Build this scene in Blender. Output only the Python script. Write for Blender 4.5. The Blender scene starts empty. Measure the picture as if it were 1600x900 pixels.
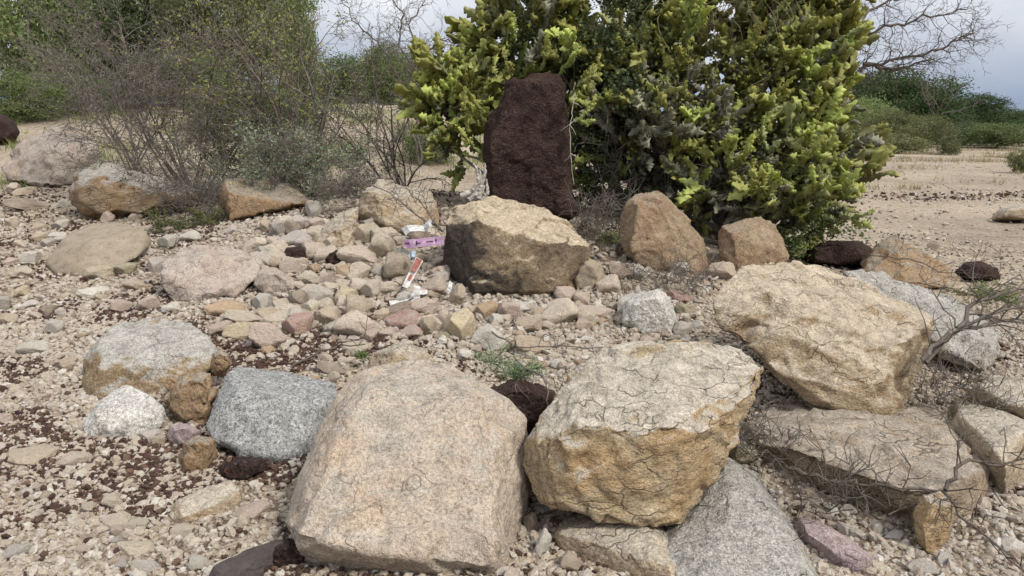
import bpy, bmesh, math, random
import numpy as np
from mathutils import Vector, Matrix, noise, Euler

random.seed(7); RNG = np.random.default_rng(7)
SC = bpy.context.scene
COL = SC.collection
R = math.radians

# ------------------------------------------------------------------ camera
F = 1165.0                      # focal length in pixels of a 1600 x 900 frame
PITCH = R(12.6); CAMZ = 1.5
cam_d = bpy.data.cameras.new('camera'); cam_d.sensor_width = 36; cam_d.lens = 36 * F / 1600
cam_d.clip_start = 0.05; cam_d.clip_end = 9000
cam = bpy.data.objects.new('camera', cam_d); COL.objects.link(cam)
cam.location = (0, 0, CAMZ); cam.rotation_euler = (math.pi / 2 - PITCH, 0, 0)
SC.camera = cam

# ------------------------------------------------------------------ sky + sun
SUN_DIR = Vector((0.55, -0.52, 0.80)).normalized()
elev = math.asin(SUN_DIR.z); azim = math.atan2(SUN_DIR.x, SUN_DIR.y)
W = bpy.data.worlds.new('World'); SC.world = W; W.use_nodes = True
wt = W.node_tree; wt.nodes.clear()
def wn(t, **k):
    n = wt.nodes.new(t)
    for a, b in k.items(): setattr(n, a, b)
    return n
sky = wn('ShaderNodeTexSky', sky_type='NISHITA', sun_disc=False)
sky.sun_elevation = elev; sky.sun_rotation = azim; sky.air_density = 1.4; sky.dust_density = 2.5
tc = wn('ShaderNodeTexCoord'); mp = wn('ShaderNodeMapping'); mp.inputs['Scale'].default_value = (1.6, 1.6, 4.2)
mp.inputs['Location'].default_value = (0.35, 0.2, 0.1)
nz = wn('ShaderNodeTexNoise'); nz.inputs['Scale'].default_value = 1.5; nz.inputs['Detail'].default_value = 6; nz.inputs['Roughness'].default_value = 0.52
cr = wn('ShaderNodeValToRGB')
cr.color_ramp.elements[0].position = 0.34; cr.color_ramp.elements[0].color = (4.0, 4.35, 5.1, 1)
cr.color_ramp.elements[1].position = 0.66; cr.color_ramp.elements[1].color = (7.6, 7.6, 7.7, 1)
sep = wn('ShaderNodeSeparateXYZ')
hz = wn('ShaderNodeMapRange'); hz.inputs['From Min'].default_value = 0.02; hz.inputs['From Max'].default_value = 0.12
hmix = wn('ShaderNodeMix', data_type='RGBA'); hmix.inputs[6].default_value = (2.4, 3.0, 4.1, 1)
smix = wn('ShaderNodeMix', data_type='RGBA'); smix.inputs[0].default_value = 0.93
bg = wn('ShaderNodeBackground'); bg.inputs['Strength'].default_value = 0.055
wo = wn('ShaderNodeOutputWorld'); L = wt.links.new
L(tc.outputs['Generated'], mp.inputs['Vector']); L(mp.outputs[0], nz.inputs['Vector']); L(nz.outputs['Fac'], cr.inputs[0])
L(tc.outputs['Generated'], sep.inputs[0]); L(sep.outputs['Z'], hz.inputs['Value'])
L(hz.outputs[0], hmix.inputs[0]); L(cr.outputs[0], hmix.inputs[7])
ovc = wn('ShaderNodeMapRange'); ovc.inputs['From Max'].default_value = 1.0; ovc.inputs['To Min'].default_value = 1.0; ovc.inputs['To Max'].default_value = 1.7   # overcast sky: zenith about three times the horizon
L(sep.outputs['Z'], ovc.inputs['Value'])
omul = wn('ShaderNodeMix', data_type='RGBA', blend_type='MULTIPLY'); omul.inputs[0].default_value = 1.0
L(hmix.outputs[2], omul.inputs[6]); L(ovc.outputs[0], omul.inputs[7])
L(sky.outputs[0], smix.inputs[6]); L(omul.outputs[2], smix.inputs[7])
L(smix.outputs[2], bg.inputs['Color']); L(bg.outputs[0], wo.inputs[0])
sl = bpy.data.lights.new('sun', 'SUN'); sl.energy = 1.5; sl.angle = R(11); sl.color = (1.0, 0.945, 0.85)
so = bpy.data.objects.new('sun', sl); COL.objects.link(so)
so.rotation_euler = (-SUN_DIR).to_track_quat('-Z', 'Y').to_euler(); so.location = (3, -4, 12)
SC.view_settings.view_transform = 'Standard'; SC.view_settings.look = 'None'
SC.view_settings.gamma = 1; SC.view_settings.use_curve_mapping = False
SC.view_settings.exposure = 1.3
SC.cycles.max_bounces = 5; SC.cycles.diffuse_bounces = 3; SC.cycles.glossy_bounces = 1; SC.cycles.transmission_bounces = 2; SC.cycles.transparent_max_bounces = 4

# ------------------------------------------------------------------ terrain function and picking
def sstep(a, b, v):
    t = min(1, max(0, (v - a) / (b - a))); return t * t * (3 - 2 * t)
def G(x, y):
    z = 0.56 * math.exp(-((x + 0.1) / 3.0) ** 2 - ((y - 7.2) / 2.5) ** 2)
    w = sstep(3.2, -2.5, x)
    f = 0.0
    if y > 3.6:
        f += 0.075 * (min(y, 9) - 3.6)
        if y > 9: f += 0.15 * (min(y, 19) - 9)
    z += w * f * (1 - 0.75 * sstep(60, 300, y))
    z += 0.05 * noise.noise(Vector((x * 0.55, y * 0.55, 3.1))) + 0.018 * noise.noise(Vector((x * 2.1, y * 2.1, 7.7)))
    z += 0.25 * sstep(15, 60, y) * noise.noise(Vector((x * 0.07, y * 0.07, 1.0)))
    return z
CP, SP = math.cos(PITCH), math.sin(PITCH)
def ray(px, py):
    u = (px - 800) / F; v = (450 - py) / F
    return Vector((u, CP + v * SP, -SP + v * CP))
def at(px, py, Y):
    d = ray(px, py); s = Y / d.y
    return Vector((d.x * s, Y, CAMZ + d.z * s))
def hit(px, py, far=70.0):
    d = ray(px, py); s = 1.5; ds = 0.04
    while s < far:
        p = d * s
        if CAMZ + p.z <= G(p.x, p.y):
            a, b = s - ds, s
            for _ in range(14):
                m = (a + b) / 2; p = d * m
                if CAMZ + p.z <= G(p.x, p.y): b = m
                else: a = m
            p = d * b; return Vector((p.x, p.y, CAMZ + p.z))
        s += ds; ds = max(0.04, s * 0.01)
    p = d * far; return Vector((p.x, p.y, CAMZ + p.z))
def ppm(p):                      # pixels per metre at a point
    dep = p.y * CP - (p.z - CAMZ) * SP
    return F / dep

# ------------------------------------------------------------------ object helpers
def tag(o, label=None, cat=None, group=None, kind=None):
    if label: o['label'] = label
    if cat: o['category'] = cat
    if group: o['group'] = group
    if kind: o['kind'] = kind
    return o
def empty(name, loc):
    o = bpy.data.objects.new(name, None); o.empty_display_size = 0.05; o.location = loc; COL.objects.link(o); return o
def obj(name, me, mat=None, parent=None, loc=None):
    o = bpy.data.objects.new(name, me); COL.objects.link(o)
    if mat and not me.materials: me.materials.append(mat)
    if parent: o.parent = parent
    if loc is not None: o.location = loc
    return o
def mesh_np(name, v, f, smooth=False):
    """v (N,3), f (M,k) numpy arrays -> mesh"""
    me = bpy.data.meshes.new(name); v = np.asarray(v, np.float32); f = np.asarray(f, np.int32)
    k = f.shape[1]
    me.vertices.add(len(v)); me.vertices.foreach_set('co', v.ravel())
    me.loops.add(f.size); me.loops.foreach_set('vertex_index', f.ravel())
    me.polygons.add(len(f)); me.polygons.foreach_set('loop_start', np.arange(0, f.size, k, dtype=np.int32))
    me.polygons.foreach_set('loop_total', np.full(len(f), k, np.int32))
    if smooth: me.polygons.foreach_set('use_smooth', np.ones(len(f), bool))
    me.update(calc_edges=True); return me

# ------------------------------------------------------------------ materials
class NT:
    def __init__(s, name):
        s.m = bpy.data.materials.new(name); s.m.use_nodes = True; s.t = s.m.node_tree
        s.b = s.t.nodes['Principled BSDF']; s.out = s.t.nodes['Material Output']
    def n(s, t, ins=None, **k):
        n = s.t.nodes.new(t)
        for a, b in k.items(): setattr(n, a, b)
        for a, b in (ins or {}).items():
            if hasattr(b, 'is_output'): s.t.links.new(b, n.inputs[a])
            else: n.inputs[a].default_value = b
        return n
    def link(s, a, b): s.t.links.new(a, b)
    def noise(s, vec, scale, detail=5, rough=0.6, dist=0.0):
        return s.n('ShaderNodeTexNoise', {'Vector': vec, 'Scale': scale, 'Detail': detail, 'Roughness': rough, 'Distortion': dist}).outputs['Fac']
    def ramp(s, fac, stops, interp='LINEAR'):
        n = s.n('ShaderNodeValToRGB', {0: fac}); cr = n.color_ramp; cr.interpolation = interp
        while len(cr.elements) < len(stops): cr.elements.new(0.5)
        for e, (p, c) in zip(cr.elements, stops):
            e.position = p; e.color = (c, c, c, 1) if isinstance(c, (int, float)) else (*c, 1)
        return n.outputs[0]
    def mix(s, fac, a, b, blend='MIX'):
        n = s.n('ShaderNodeMix', data_type='RGBA', blend_type=blend)
        for i, v in ((0, fac), (6, a), (7, b)):
            if hasattr(v, 'is_output'): s.link(v, n.inputs[i])
            else: n.inputs[i].default_value = v if i == 0 else (*v, 1)
        return n.outputs[2]
    def math(s, op, a, b=0.0, c=None):
        n = s.n('ShaderNodeMath', operation=op)
        for i, v in enumerate((a, b, c)):
            if v is None: continue
            if hasattr(v, 'is_output'): s.link(v, n.inputs[i])
            else: n.inputs[i].default_value = v
        return n.outputs[0]

def rock_mat(name, c1, c2, stain, cap=None, cap_h=0.5, speck=0.5, crack=0.5, grain=1.0, strata=(1, 1, 1), rough=0.92, stain_amt=0.5, bump=1.0, blot=None):
    """c1/c2 mottled base, stain = iron stain patches, cap = weathered patina on faces that look up"""
    s = NT(name)
    tc = s.n('ShaderNodeTexCoord'); oi = s.n('ShaderNodeObjectInfo')
    off = s.math('MULTIPLY', oi.outputs['Random'], 37.0)
    v = s.n('ShaderNodeVectorMath', {0: tc.outputs['Object'], 1: off}, operation='ADD').outputs[0]
    vs = s.n('ShaderNodeMapping', {'Vector': v, 'Scale': strata, 'Rotation': (0.3, 0.35, 0.2)}).outputs[0]
    big = s.noise(v, 3.2, 4, 0.62); med = s.noise(vs, 11, 4, 0.66); fine = s.noise(v, 85 * grain, 2, 0.7)
    fin2 = s.noise(v, 230 * grain, 1, 0.6)
    col = s.mix(s.ramp(med, [(0.34, 0), (0.66, 1)]), c1, c2)
    col = s.mix(s.math('MULTIPLY', s.ramp(big, [(0.46, 0), (0.62, 1)]), stain_amt), col, stain)
    if blot:
        bl = s.noise(v, 2.6, 6, 0.72, 0.6)
        if len(blot) > 3: bl = s.math('ADD', bl, s.n('ShaderNodeVectorMath', {0: tc.outputs['Object'], 1: blot[3]}, operation='DOT_PRODUCT').outputs['Value'])
        col = s.mix(s.math('MULTIPLY', s.ramp(bl, [(blot[1], 0), (blot[1] + 0.07, 1)]), blot[2]), col, blot[0])
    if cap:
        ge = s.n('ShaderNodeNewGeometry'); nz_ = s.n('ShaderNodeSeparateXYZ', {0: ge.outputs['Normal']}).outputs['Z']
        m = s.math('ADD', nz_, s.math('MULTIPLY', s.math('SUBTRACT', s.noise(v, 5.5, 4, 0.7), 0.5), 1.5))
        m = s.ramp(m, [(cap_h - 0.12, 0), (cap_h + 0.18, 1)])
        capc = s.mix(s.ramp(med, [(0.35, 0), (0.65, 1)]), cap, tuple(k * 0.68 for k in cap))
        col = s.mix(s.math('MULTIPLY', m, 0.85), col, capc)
    # mineral speckle
    sp = s.ramp(fine, [(0.36, 0.45), (0.47, 0.9), (0.56, 1.0), (0.68, 1.35)])
    col = s.mix(speck, col, sp, 'MULTIPLY')
    sp2 = s.ramp(fin2, [(0.36, 0.5), (0.5, 1.0), (0.66, 1.3)])
    col = s.mix(speck * 0.8, col, sp2, 'MULTIPLY')
    rid = s.n('ShaderNodeTexNoise', {'Vector': vs, 'Scale': 16.0, 'Detail': 5.0, 'Roughness': 0.74}).outputs['Fac']
    col = s.mix(.65, col, s.ramp(rid, [(.32, .5), (.47, .95), (.62, 1.12)]), 'MULTIPLY')   # darker in the hollows of the grain
    # hairline cracks: warped cell borders, broken up
    wv = s.n('ShaderNodeVectorMath', {0: vs, 1: s.n('ShaderNodeVectorMath', {0: s.n('ShaderNodeTexNoise', {'Vector': v, 'Scale': 7.0, 'Detail': 3.0}).outputs['Color'], 'Scale': 0.35}, operation='SCALE').outputs[0]}, operation='ADD').outputs[0]
    e1 = s.n('ShaderNodeTexVoronoi', {'Vector': wv, 'Scale': 5.0}, feature='DISTANCE_TO_EDGE').outputs['Distance']
    e2 = s.n('ShaderNodeTexVoronoi', {'Vector': wv, 'Scale': 15.0}, feature='DISTANCE_TO_EDGE').outputs['Distance']
    gate = s.ramp(s.noise(v, 4.3, 2, 0.6), [(0.45, 0), (0.58, 1)]); gate2 = s.ramp(s.noise(v, 6.9, 2, 0.6), [(0.44, 0), (0.56, 1)])
    k1 = s.math('MULTIPLY', s.ramp(e1, [(0.0, 1), (0.018, 0.35), (0.05, 0)]), gate)
    k2 = s.math('MULTIPLY', s.ramp(e2, [(0.0, 1), (0.04, 0.3), (0.09, 0)]), gate2)
    k = s.math('MAXIMUM', k1, s.math('MULTIPLY', k2, 0.42))
    col = s.mix(s.math('MULTIPLY', k, crack), col, tuple(0.28 * q for q in c2))
    s.link(col, s.b.inputs['Base Color']); s.b.inputs['Roughness'].default_value = rough
    s.b.inputs['Specular IOR Level'].default_value = 0.25
    h = s.math('MULTIPLY', rid, 0.030)
    h = s.math('ADD', h, s.math('MULTIPLY', fine, 0.0042 / max(grain, .4))); h = s.math('ADD', h, s.math('MULTIPLY', fin2, 0.0014))
    h = s.math('SUBTRACT', h, s.math('MULTIPLY', k1, 0.016 * crack))
    bp = s.n('ShaderNodeBump', {'Height': h, 'Strength': 0.85 * bump, 'Distance': 1.0})
    s.link(bp.outputs[0], s.b.inputs['Normal'])
    return s.m

M = {}
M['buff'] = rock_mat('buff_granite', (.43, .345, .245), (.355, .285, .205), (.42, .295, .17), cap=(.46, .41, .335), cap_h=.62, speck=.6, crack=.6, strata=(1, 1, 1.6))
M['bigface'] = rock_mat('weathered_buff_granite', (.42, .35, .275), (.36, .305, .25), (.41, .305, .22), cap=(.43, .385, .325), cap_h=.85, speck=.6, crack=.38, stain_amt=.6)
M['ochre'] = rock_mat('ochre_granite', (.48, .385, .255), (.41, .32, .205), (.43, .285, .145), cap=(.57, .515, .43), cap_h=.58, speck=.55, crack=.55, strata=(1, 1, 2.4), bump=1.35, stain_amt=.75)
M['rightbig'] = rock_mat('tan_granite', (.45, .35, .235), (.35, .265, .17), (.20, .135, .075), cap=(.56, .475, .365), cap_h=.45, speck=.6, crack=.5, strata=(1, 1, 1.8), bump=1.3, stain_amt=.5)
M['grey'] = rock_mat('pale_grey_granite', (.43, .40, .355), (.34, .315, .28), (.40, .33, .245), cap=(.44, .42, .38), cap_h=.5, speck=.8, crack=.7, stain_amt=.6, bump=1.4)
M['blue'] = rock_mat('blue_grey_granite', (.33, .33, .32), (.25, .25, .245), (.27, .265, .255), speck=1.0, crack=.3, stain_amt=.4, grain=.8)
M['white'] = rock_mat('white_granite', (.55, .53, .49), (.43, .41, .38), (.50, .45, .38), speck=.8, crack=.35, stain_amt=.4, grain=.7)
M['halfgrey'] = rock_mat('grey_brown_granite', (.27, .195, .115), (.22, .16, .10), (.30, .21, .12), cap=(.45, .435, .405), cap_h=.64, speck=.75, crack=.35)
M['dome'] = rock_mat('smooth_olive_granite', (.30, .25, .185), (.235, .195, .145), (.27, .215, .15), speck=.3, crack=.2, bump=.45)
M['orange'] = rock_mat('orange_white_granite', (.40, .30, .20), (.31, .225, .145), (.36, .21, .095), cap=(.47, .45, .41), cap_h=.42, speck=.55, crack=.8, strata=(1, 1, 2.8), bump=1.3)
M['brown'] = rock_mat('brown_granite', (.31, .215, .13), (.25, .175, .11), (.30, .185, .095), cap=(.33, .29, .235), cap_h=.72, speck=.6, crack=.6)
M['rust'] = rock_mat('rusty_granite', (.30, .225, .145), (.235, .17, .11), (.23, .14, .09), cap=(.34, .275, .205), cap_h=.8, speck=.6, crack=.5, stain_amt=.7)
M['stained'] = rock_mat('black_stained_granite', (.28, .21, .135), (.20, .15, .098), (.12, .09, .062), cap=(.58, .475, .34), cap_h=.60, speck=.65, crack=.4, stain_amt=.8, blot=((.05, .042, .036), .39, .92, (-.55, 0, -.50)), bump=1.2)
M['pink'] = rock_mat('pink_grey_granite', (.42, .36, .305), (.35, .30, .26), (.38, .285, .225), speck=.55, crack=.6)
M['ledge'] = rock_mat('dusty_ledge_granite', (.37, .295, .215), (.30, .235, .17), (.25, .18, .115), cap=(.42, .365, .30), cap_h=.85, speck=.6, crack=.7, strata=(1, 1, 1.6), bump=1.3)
M['purple'] = rock_mat('mauve_granite', (.38, .30, .285), (.31, .245, .24), (.26, .18, .165), speck=.6, crack=.4)

def laterite_mat():
    s = NT('laterite'); tc = s.n('ShaderNodeTexCoord'); v = tc.outputs['Object']
    a = s.noise(v, 9, 6, .7); b = s.noise(v, 60, 4, .75); c = s.n('ShaderNodeTexVoronoi', {'Vector': v, 'Scale': 55.0, 'Randomness': 1.0}).outputs['Distance']
    col = s.mix(s.ramp(a, [(.35, 0), (.7, 1)]), (.030, .019, .017), (.056, .031, .025))
    col = s.mix(s.ramp(s.noise(v, 2.6, 4, .7), [(.48, 0), (.66, .55)]), col, (.085, .053, .042))
    col = s.mix(s.ramp(b, [(.56, 0), (.70, .8)]), col, (.17, .115, .088))
    col = s.mix(s.ramp(s.noise(v, 24, 3, .6), [(.66, 0), (.74, .6)]), col, (.20, .09, .045))
    col = s.mix(.9, col, s.ramp(c, [(.08, .3), (.5, 1.0)]), 'MULTIPLY')
    s.link(col, s.b.inputs['Base Color']); s.b.inputs['Roughness'].default_value = .95; s.b.inputs['Specular IOR Level'].default_value = .2
    h = s.math('ADD', s.math('MULTIPLY', c, -.012), s.math('MULTIPLY', b, .016)); h = s.math('ADD', h, s.math('MULTIPLY', a, .02))
    s.link(s.n('ShaderNodeBump', {'Height': h, 'Strength': 1.0, 'Distance': 1.0}).outputs[0], s.b.inputs['Normal']); return s.m
M['laterite'] = laterite_mat()

def stone_mat():
    """cobbles: the colour of each stone is the object's own colour"""
    s = NT('cobble'); tc = s.n('ShaderNodeTexCoord'); oi = s.n('ShaderNodeObjectInfo')
    v = s.n('ShaderNodeVectorMath', {0: tc.outputs['Object'], 1: s.math('MULTIPLY', oi.outputs['Random'], 53.0)}, operation='ADD').outputs[0]
    a = s.noise(v, 1.5, 6, .65, .4); b = s.noise(v, 7, 5, .7); c = s.noise(v, 22, 3, .65)
    dusty = s.mix(s.ramp(a, [(.36, 0), (.68, .7)]), oi.outputs['Color'], (.45, .38, .30))
    col = s.mix(.75, dusty, s.ramp(b, [(.28, .6), (.5, 1), (.72, 1.2)]), 'MULTIPLY')
    col = s.mix(.6, col, s.ramp(c, [(.33, .5), (.48, 1), (.68, 1.25)]), 'MULTIPLY')
    s.link(col, s.b.inputs['Base Color']); s.b.inputs['Roughness'].default_value = .93; s.b.inputs['Specular IOR Level'].default_value = .25
    h = s.math('ADD', s.math('MULTIPLY', b, .35), s.math('MULTIPLY', c, .12))
    s.link(s.n('ShaderNodeBump', {'Height': h, 'Strength': .7, 'Distance': .12}).outputs[0], s.b.inputs['Normal']); return s.m
M['cobble'] = stone_mat()

def gravel_mat(name, stops):
    s = NT(name); oi = s.n('ShaderNodeObjectInfo'); ge = s.n('ShaderNodeNewGeometry')
    col = s.ramp(oi.outputs['Random'], stops)
    b = s.noise(ge.outputs['Position'], 130, 3, .7)
    col = s.mix(.8, col, s.ramp(b, [(.3, .55), (.5, 1), (.7, 1.25)]), 'MULTIPLY')
    s.link(col, s.b.inputs['Base Color']); s.b.inputs['Roughness'].default_value = .95; s.b.inputs['Specular IOR Level'].default_value = .2
    s.link(s.n('ShaderNodeBump', {'Height': b, 'Strength': .6, 'Distance': .01}).outputs[0], s.b.inputs['Normal']); return s.m
M['gravel'] = gravel_mat('pale_gravel', [(0, (.25, .20, .155)), (.2, (.385, .335, .27)), (.45, (.31, .255, .20)), (.6, (.42, .38, .325)), (.78, (.31, .26, .215)), (.92, (.48, .445, .40)), (1, (.25, .19, .135))])
M['latgravel'] = gravel_mat('laterite_gravel', [(0, (.040, .025, .020)), (.4, (.075, .044, .033)), (.7, (.055, .034, .028)), (1, (.14, .085, .06))])

def ground_mat():
    s = NT('dry_soil'); ge = s.n('ShaderNodeNewGeometry'); v = ge.outputs['Position']
    sx = s.n('ShaderNodeSeparateXYZ', {0: v})
    a = s.noise(v, .35, 4, .6); b = s.noise(v, 2.3, 4, .65); c = s.noise(v, 17, 4, .7)
    col = s.mix(s.ramp(b, [(.32, 0), (.68, 1)]), (.345, .285, .22), (.255, .205, .155))
    col = s.mix(s.ramp(a, [(.38, 0), (.60, .8)]), col, (.42, .35, .265))
    # reddish laterite grit in patches
    lt = s.math('MULTIPLY', s.ramp(s.noise(v, .9, 5, .7), [(.47, 0), (.56, 1)]), s.ramp(s.noise(v, 9, 4, .7), [(.40, 0), (.52, 1)]))
    nearm = s.n('ShaderNodeMapRange', {'Value': sx.outputs['Y'], 'From Min': 7.0, 'From Max': 10.0, 'To Min': .75, 'To Max': .12}).outputs[0]
    col = s.mix(s.math('MULTIPLY', lt, nearm), col, (.09, .052, .038))
    # dry grass stubble far out
    gr = s.math('MULTIPLY', s.ramp(s.noise(v, .16, 5, .7), [(.54, 0), (.64, .45)]), s.n('ShaderNodeMapRange', {'Value': sx.outputs['Y'], 'From Min': 10.0, 'From Max': 22.0}).outputs[0])
    col = s.mix(gr, col, (.24, .21, .135))
    vo = s.n('ShaderNodeTexVoronoi', {'Vector': v, 'Scale': 34.0}); vo2 = s.n('ShaderNodeTexVoronoi', {'Vector': v, 'Scale': 90.0})
    peb = s.ramp(s.n('ShaderNodeSeparateXYZ', {0: vo.outputs['Color']}).outputs['X'], [(0, .62), (.5, .95), (.85, 1.3), (1, .35)])
    col = s.mix(.6, col, peb, 'MULTIPLY'); col = s.mix(.7, col, s.ramp(c, [(.3, .6), (.5, 1), (.7, 1.2)]), 'MULTIPLY')
    s.link(col, s.b.inputs['Base Color']); s.b.inputs['Roughness'].default_value = .97; s.b.inputs['Specular IOR Level'].default_value = .15
    h = s.math('ADD', s.math('MULTIPLY', vo.outputs['Distance'], -.018), s.math('MULTIPLY', vo2.outputs['Distance'], -.006))
    h = s.math('ADD', h, s.math('MULTIPLY', c, .03)); h = s.math('ADD', h, s.math('MULTIPLY', b, .08))
    s.link(s.n('ShaderNodeBump', {'Height': h, 'Strength': .9, 'Distance': 1.0}).outputs[0], s.b.inputs['Normal']); return s.m
M['ground'] = ground_mat()

def leaf_mat(name, stops, trans=.35, rough=.6):
    s = NT(name); ge = s.n('ShaderNodeNewGeometry'); oi = s.n('ShaderNodeObjectInfo')
    r = s.math('FRACT', s.math('ADD', ge.outputs['Random Per Island'], s.math('MULTIPLY', oi.outputs['Random'], .0)))
    col = s.ramp(r, stops)
    hs = s.n('ShaderNodeHueSaturation', {'Color': col, 'Value': s.math('ADD', s.math('MULTIPLY', oi.outputs['Random'], .5), .75)})
    col = hs.outputs[0]
    s.link(col, s.b.inputs['Base Color']); s.b.inputs['Roughness'].default_value = rough; s.b.inputs['Specular IOR Level'].default_value = .3
    tr = s.n('ShaderNodeBsdfTranslucent', {'Color': col}); mx = s.n('ShaderNodeMixShader', {0: trans, 1: s.b.outputs[0], 2: tr.outputs[0]})
    s.link(mx.outputs[0], s.out.inputs[0]); return s.m
M['leaf_dark'] = leaf_mat('dark_green_leaf', [(0, (.065, .095, .04)), (.5, (.10, .14, .055)), (1, (.15, .18, .08))])
M['leaf_mid'] = leaf_mat('mid_green_leaf', [(0, (.10, .14, .05)), (.5, (.155, .205, .07)), (.85, (.21, .25, .095)), (1, (.26, .26, .11))])
M['leaf_yellow'] = leaf_mat('yellow_green_leaf', [(0, (.16, .18, .05)), (.6, (.24, .25, .07)), (1, (.32, .31, .09))])
M['leaf_far'] = leaf_mat('deep_green_leaf', [(0, (.035, .06, .022)), (.5, (.055, .09, .03)), (1, (.09, .125, .045))])
M['leaf_olive'] = leaf_mat('olive_leaf', [(0, (.10, .11, .045)), (.5, (.13, .145, .06)), (1, (.19, .19, .085))])
M['leaf_pale'] = leaf_mat('pale_feathery_leaf', [(0, (.15, .20, .10)), (.6, (.22, .29, .16)), (1, (.29, .35, .21))])
M['grass'] = leaf_mat('dry_grass_blade', [(0, (.24, .19, .11)), (.6, (.32, .27, .16)), (1, (.20, .19, .09))], .3)
M['greengrass'] = leaf_mat('green_grass_blade', [(0, (.12, .16, .05)), (.6, (.19, .22, .08)), (1, (.24, .24, .10))], .3)

def bark_mat(name, c1, c2, scale=30):
    s = NT(name); tc = s.n('ShaderNodeTexCoord'); v = tc.outputs['Object']
    a = s.noise(v, scale, 5, .7); b = s.noise(v, scale * 4, 3, .6)
    ge = s.n('ShaderNodeNewGeometry')
    col = s.mix(s.ramp(a, [(.3, 0), (.7, 1)]), c1, c2)
    col = s.mix(.6, col, s.ramp(ge.outputs['Random Per Island'], [(0, .6), (1, 1.3)]), 'MULTIPLY')
    s.link(col, s.b.inputs['Base Color']); s.b.inputs['Roughness'].default_value = .9; s.b.inputs['Specular IOR Level'].default_value = .2
    s.link(s.n('ShaderNodeBump', {'Height': b, 'Strength': .8, 'Distance': .006}).outputs[0], s.b.inputs['Normal']); return s.m
M['twig'] = bark_mat('grey_twig_bark', (.095, .08, .07), (.175, .15, .13))
M['twig_dark'] = bark_mat('dark_twig_bark', (.075, .06, .05), (.14, .115, .095))
M['thorn'] = bark_mat('white_thorn', (.33, .31, .285), (.45, .43, .40))
M['bark'] = bark_mat('tree_bark', (.09, .07, .055), (.17, .14, .11), 14)
M['pale_wood'] = bark_mat('pale_dead_wood', (.30, .275, .24), (.45, .42, .38), 18)
M['drift'] = bark_mat('weathered_log', (.055, .045, .042), (.105, .088, .082), 22)

def cactus_mat():
    s = NT('cactus_skin'); at_ = s.n('ShaderNodeAttribute', attribute_name='tone'); tc = s.n('ShaderNodeTexCoord'); oi = s.n('ShaderNodeObjectInfo')
    v = s.n('ShaderNodeVectorMath', {0: tc.outputs['Object'], 1: s.math('MULTIPLY', oi.outputs['Random'], 29.0)}, operation='ADD').outputs[0]
    n1 = s.noise(v, 14, 5, .65); n2 = s.noise(v, 60, 3, .6)
    col = s.mix(.55, at_.outputs['Color'], s.ramp(n1, [(.3, .6), (.55, 1.05), (.75, 1.35)]), 'MULTIPLY')
    hs = s.n('ShaderNodeHueSaturation', {'Color': col, 'Hue': s.math('ADD', s.math('MULTIPLY', oi.outputs['Random'], .03), .488), 'Value': s.math('ADD', s.math('MULTIPLY', oi.outputs['Random'], .5), .75)})
    col = s.mix(s.ramp(n2, [(.64, 0), (.70, .6)]), hs.outputs[0], (.22, .20, .15))
    s.link(col, s.b.inputs['Base Color']); s.b.inputs['Roughness'].default_value = .55; s.b.inputs['Specular IOR Level'].default_value = .35
    tr = s.n('ShaderNodeBsdfTranslucent', {'Color': col}); mx = s.n('ShaderNodeMixShader', {0: .42, 1: s.b.outputs[0], 2: tr.outputs[0]})
    s.link(mx.outputs[0], s.out.inputs[0])
    s.link(s.n('ShaderNodeBump', {'Height': n1, 'Strength': .4, 'Distance': .02}).outputs[0], s.b.inputs['Normal']); return s.m
M['cactus'] = cactus_mat()

def plain_mat(name, c1, c2, scale=20, rough=.6):
    s = NT(name); tc = s.n('ShaderNodeTexCoord')
    col = s.mix(s.ramp(s.noise(tc.outputs['Object'], scale, 5, .65), [(.45, 0), (.62, 1)]), c1, c2)
    s.link(col, s.b.inputs['Base Color']); s.b.inputs['Roughness'].default_value = rough; return s.m
M['litter_white'] = plain_mat('dusty_white_plastic', (.52, .52, .51), (.34, .32, .29), 40)
M['litter_pink'] = plain_mat('faded_lilac_plastic', (.52, .30, .50), (.66, .46, .62), 16)
M['litter_mark'] = plain_mat('dark_lilac_print', (.16, .08, .18), (.22, .12, .24), 30)
M['litter_red'] = plain_mat('faded_red_print', (.42, .13, .09), (.55, .36, .30), 30)
M['litter_blue'] = plain_mat('faded_blue_plastic', (.20, .27, .34), (.34, .38, .41), 30)

# ------------------------------------------------------------------ the ground, one sheet out to the horizon
def axis(lo, hi, step, far_lo, far_hi, grow=1.16):
    a = list(np.arange(lo, hi, step)); s = step; x = a[-1]
    while x < far_hi: s *= grow; x += s; a.append(x)
    s = step; x = lo; pre = []
    while x > far_lo: s *= grow; x -= s; pre.append(x)
    return np.array(pre[::-1] + a)
gx = axis(-4.5, 5.5, .06, -3200, 3200); gy = axis(1.2, 11, .06, -40, 4500)
nx, ny = len(gx), len(gy)
gv = np.array([(x, y, G(x, y)) for y in gy for x in gx])
ii = (np.arange(ny - 1)[:, None] * nx + np.arange(nx - 1)[None, :]).ravel()
ground = obj('ground', mesh_np('ground', gv, np.stack([ii, ii + 1, ii + 1 + nx, ii + nx], 1), True), M['ground'])
tag(ground, kind='structure')

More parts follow.
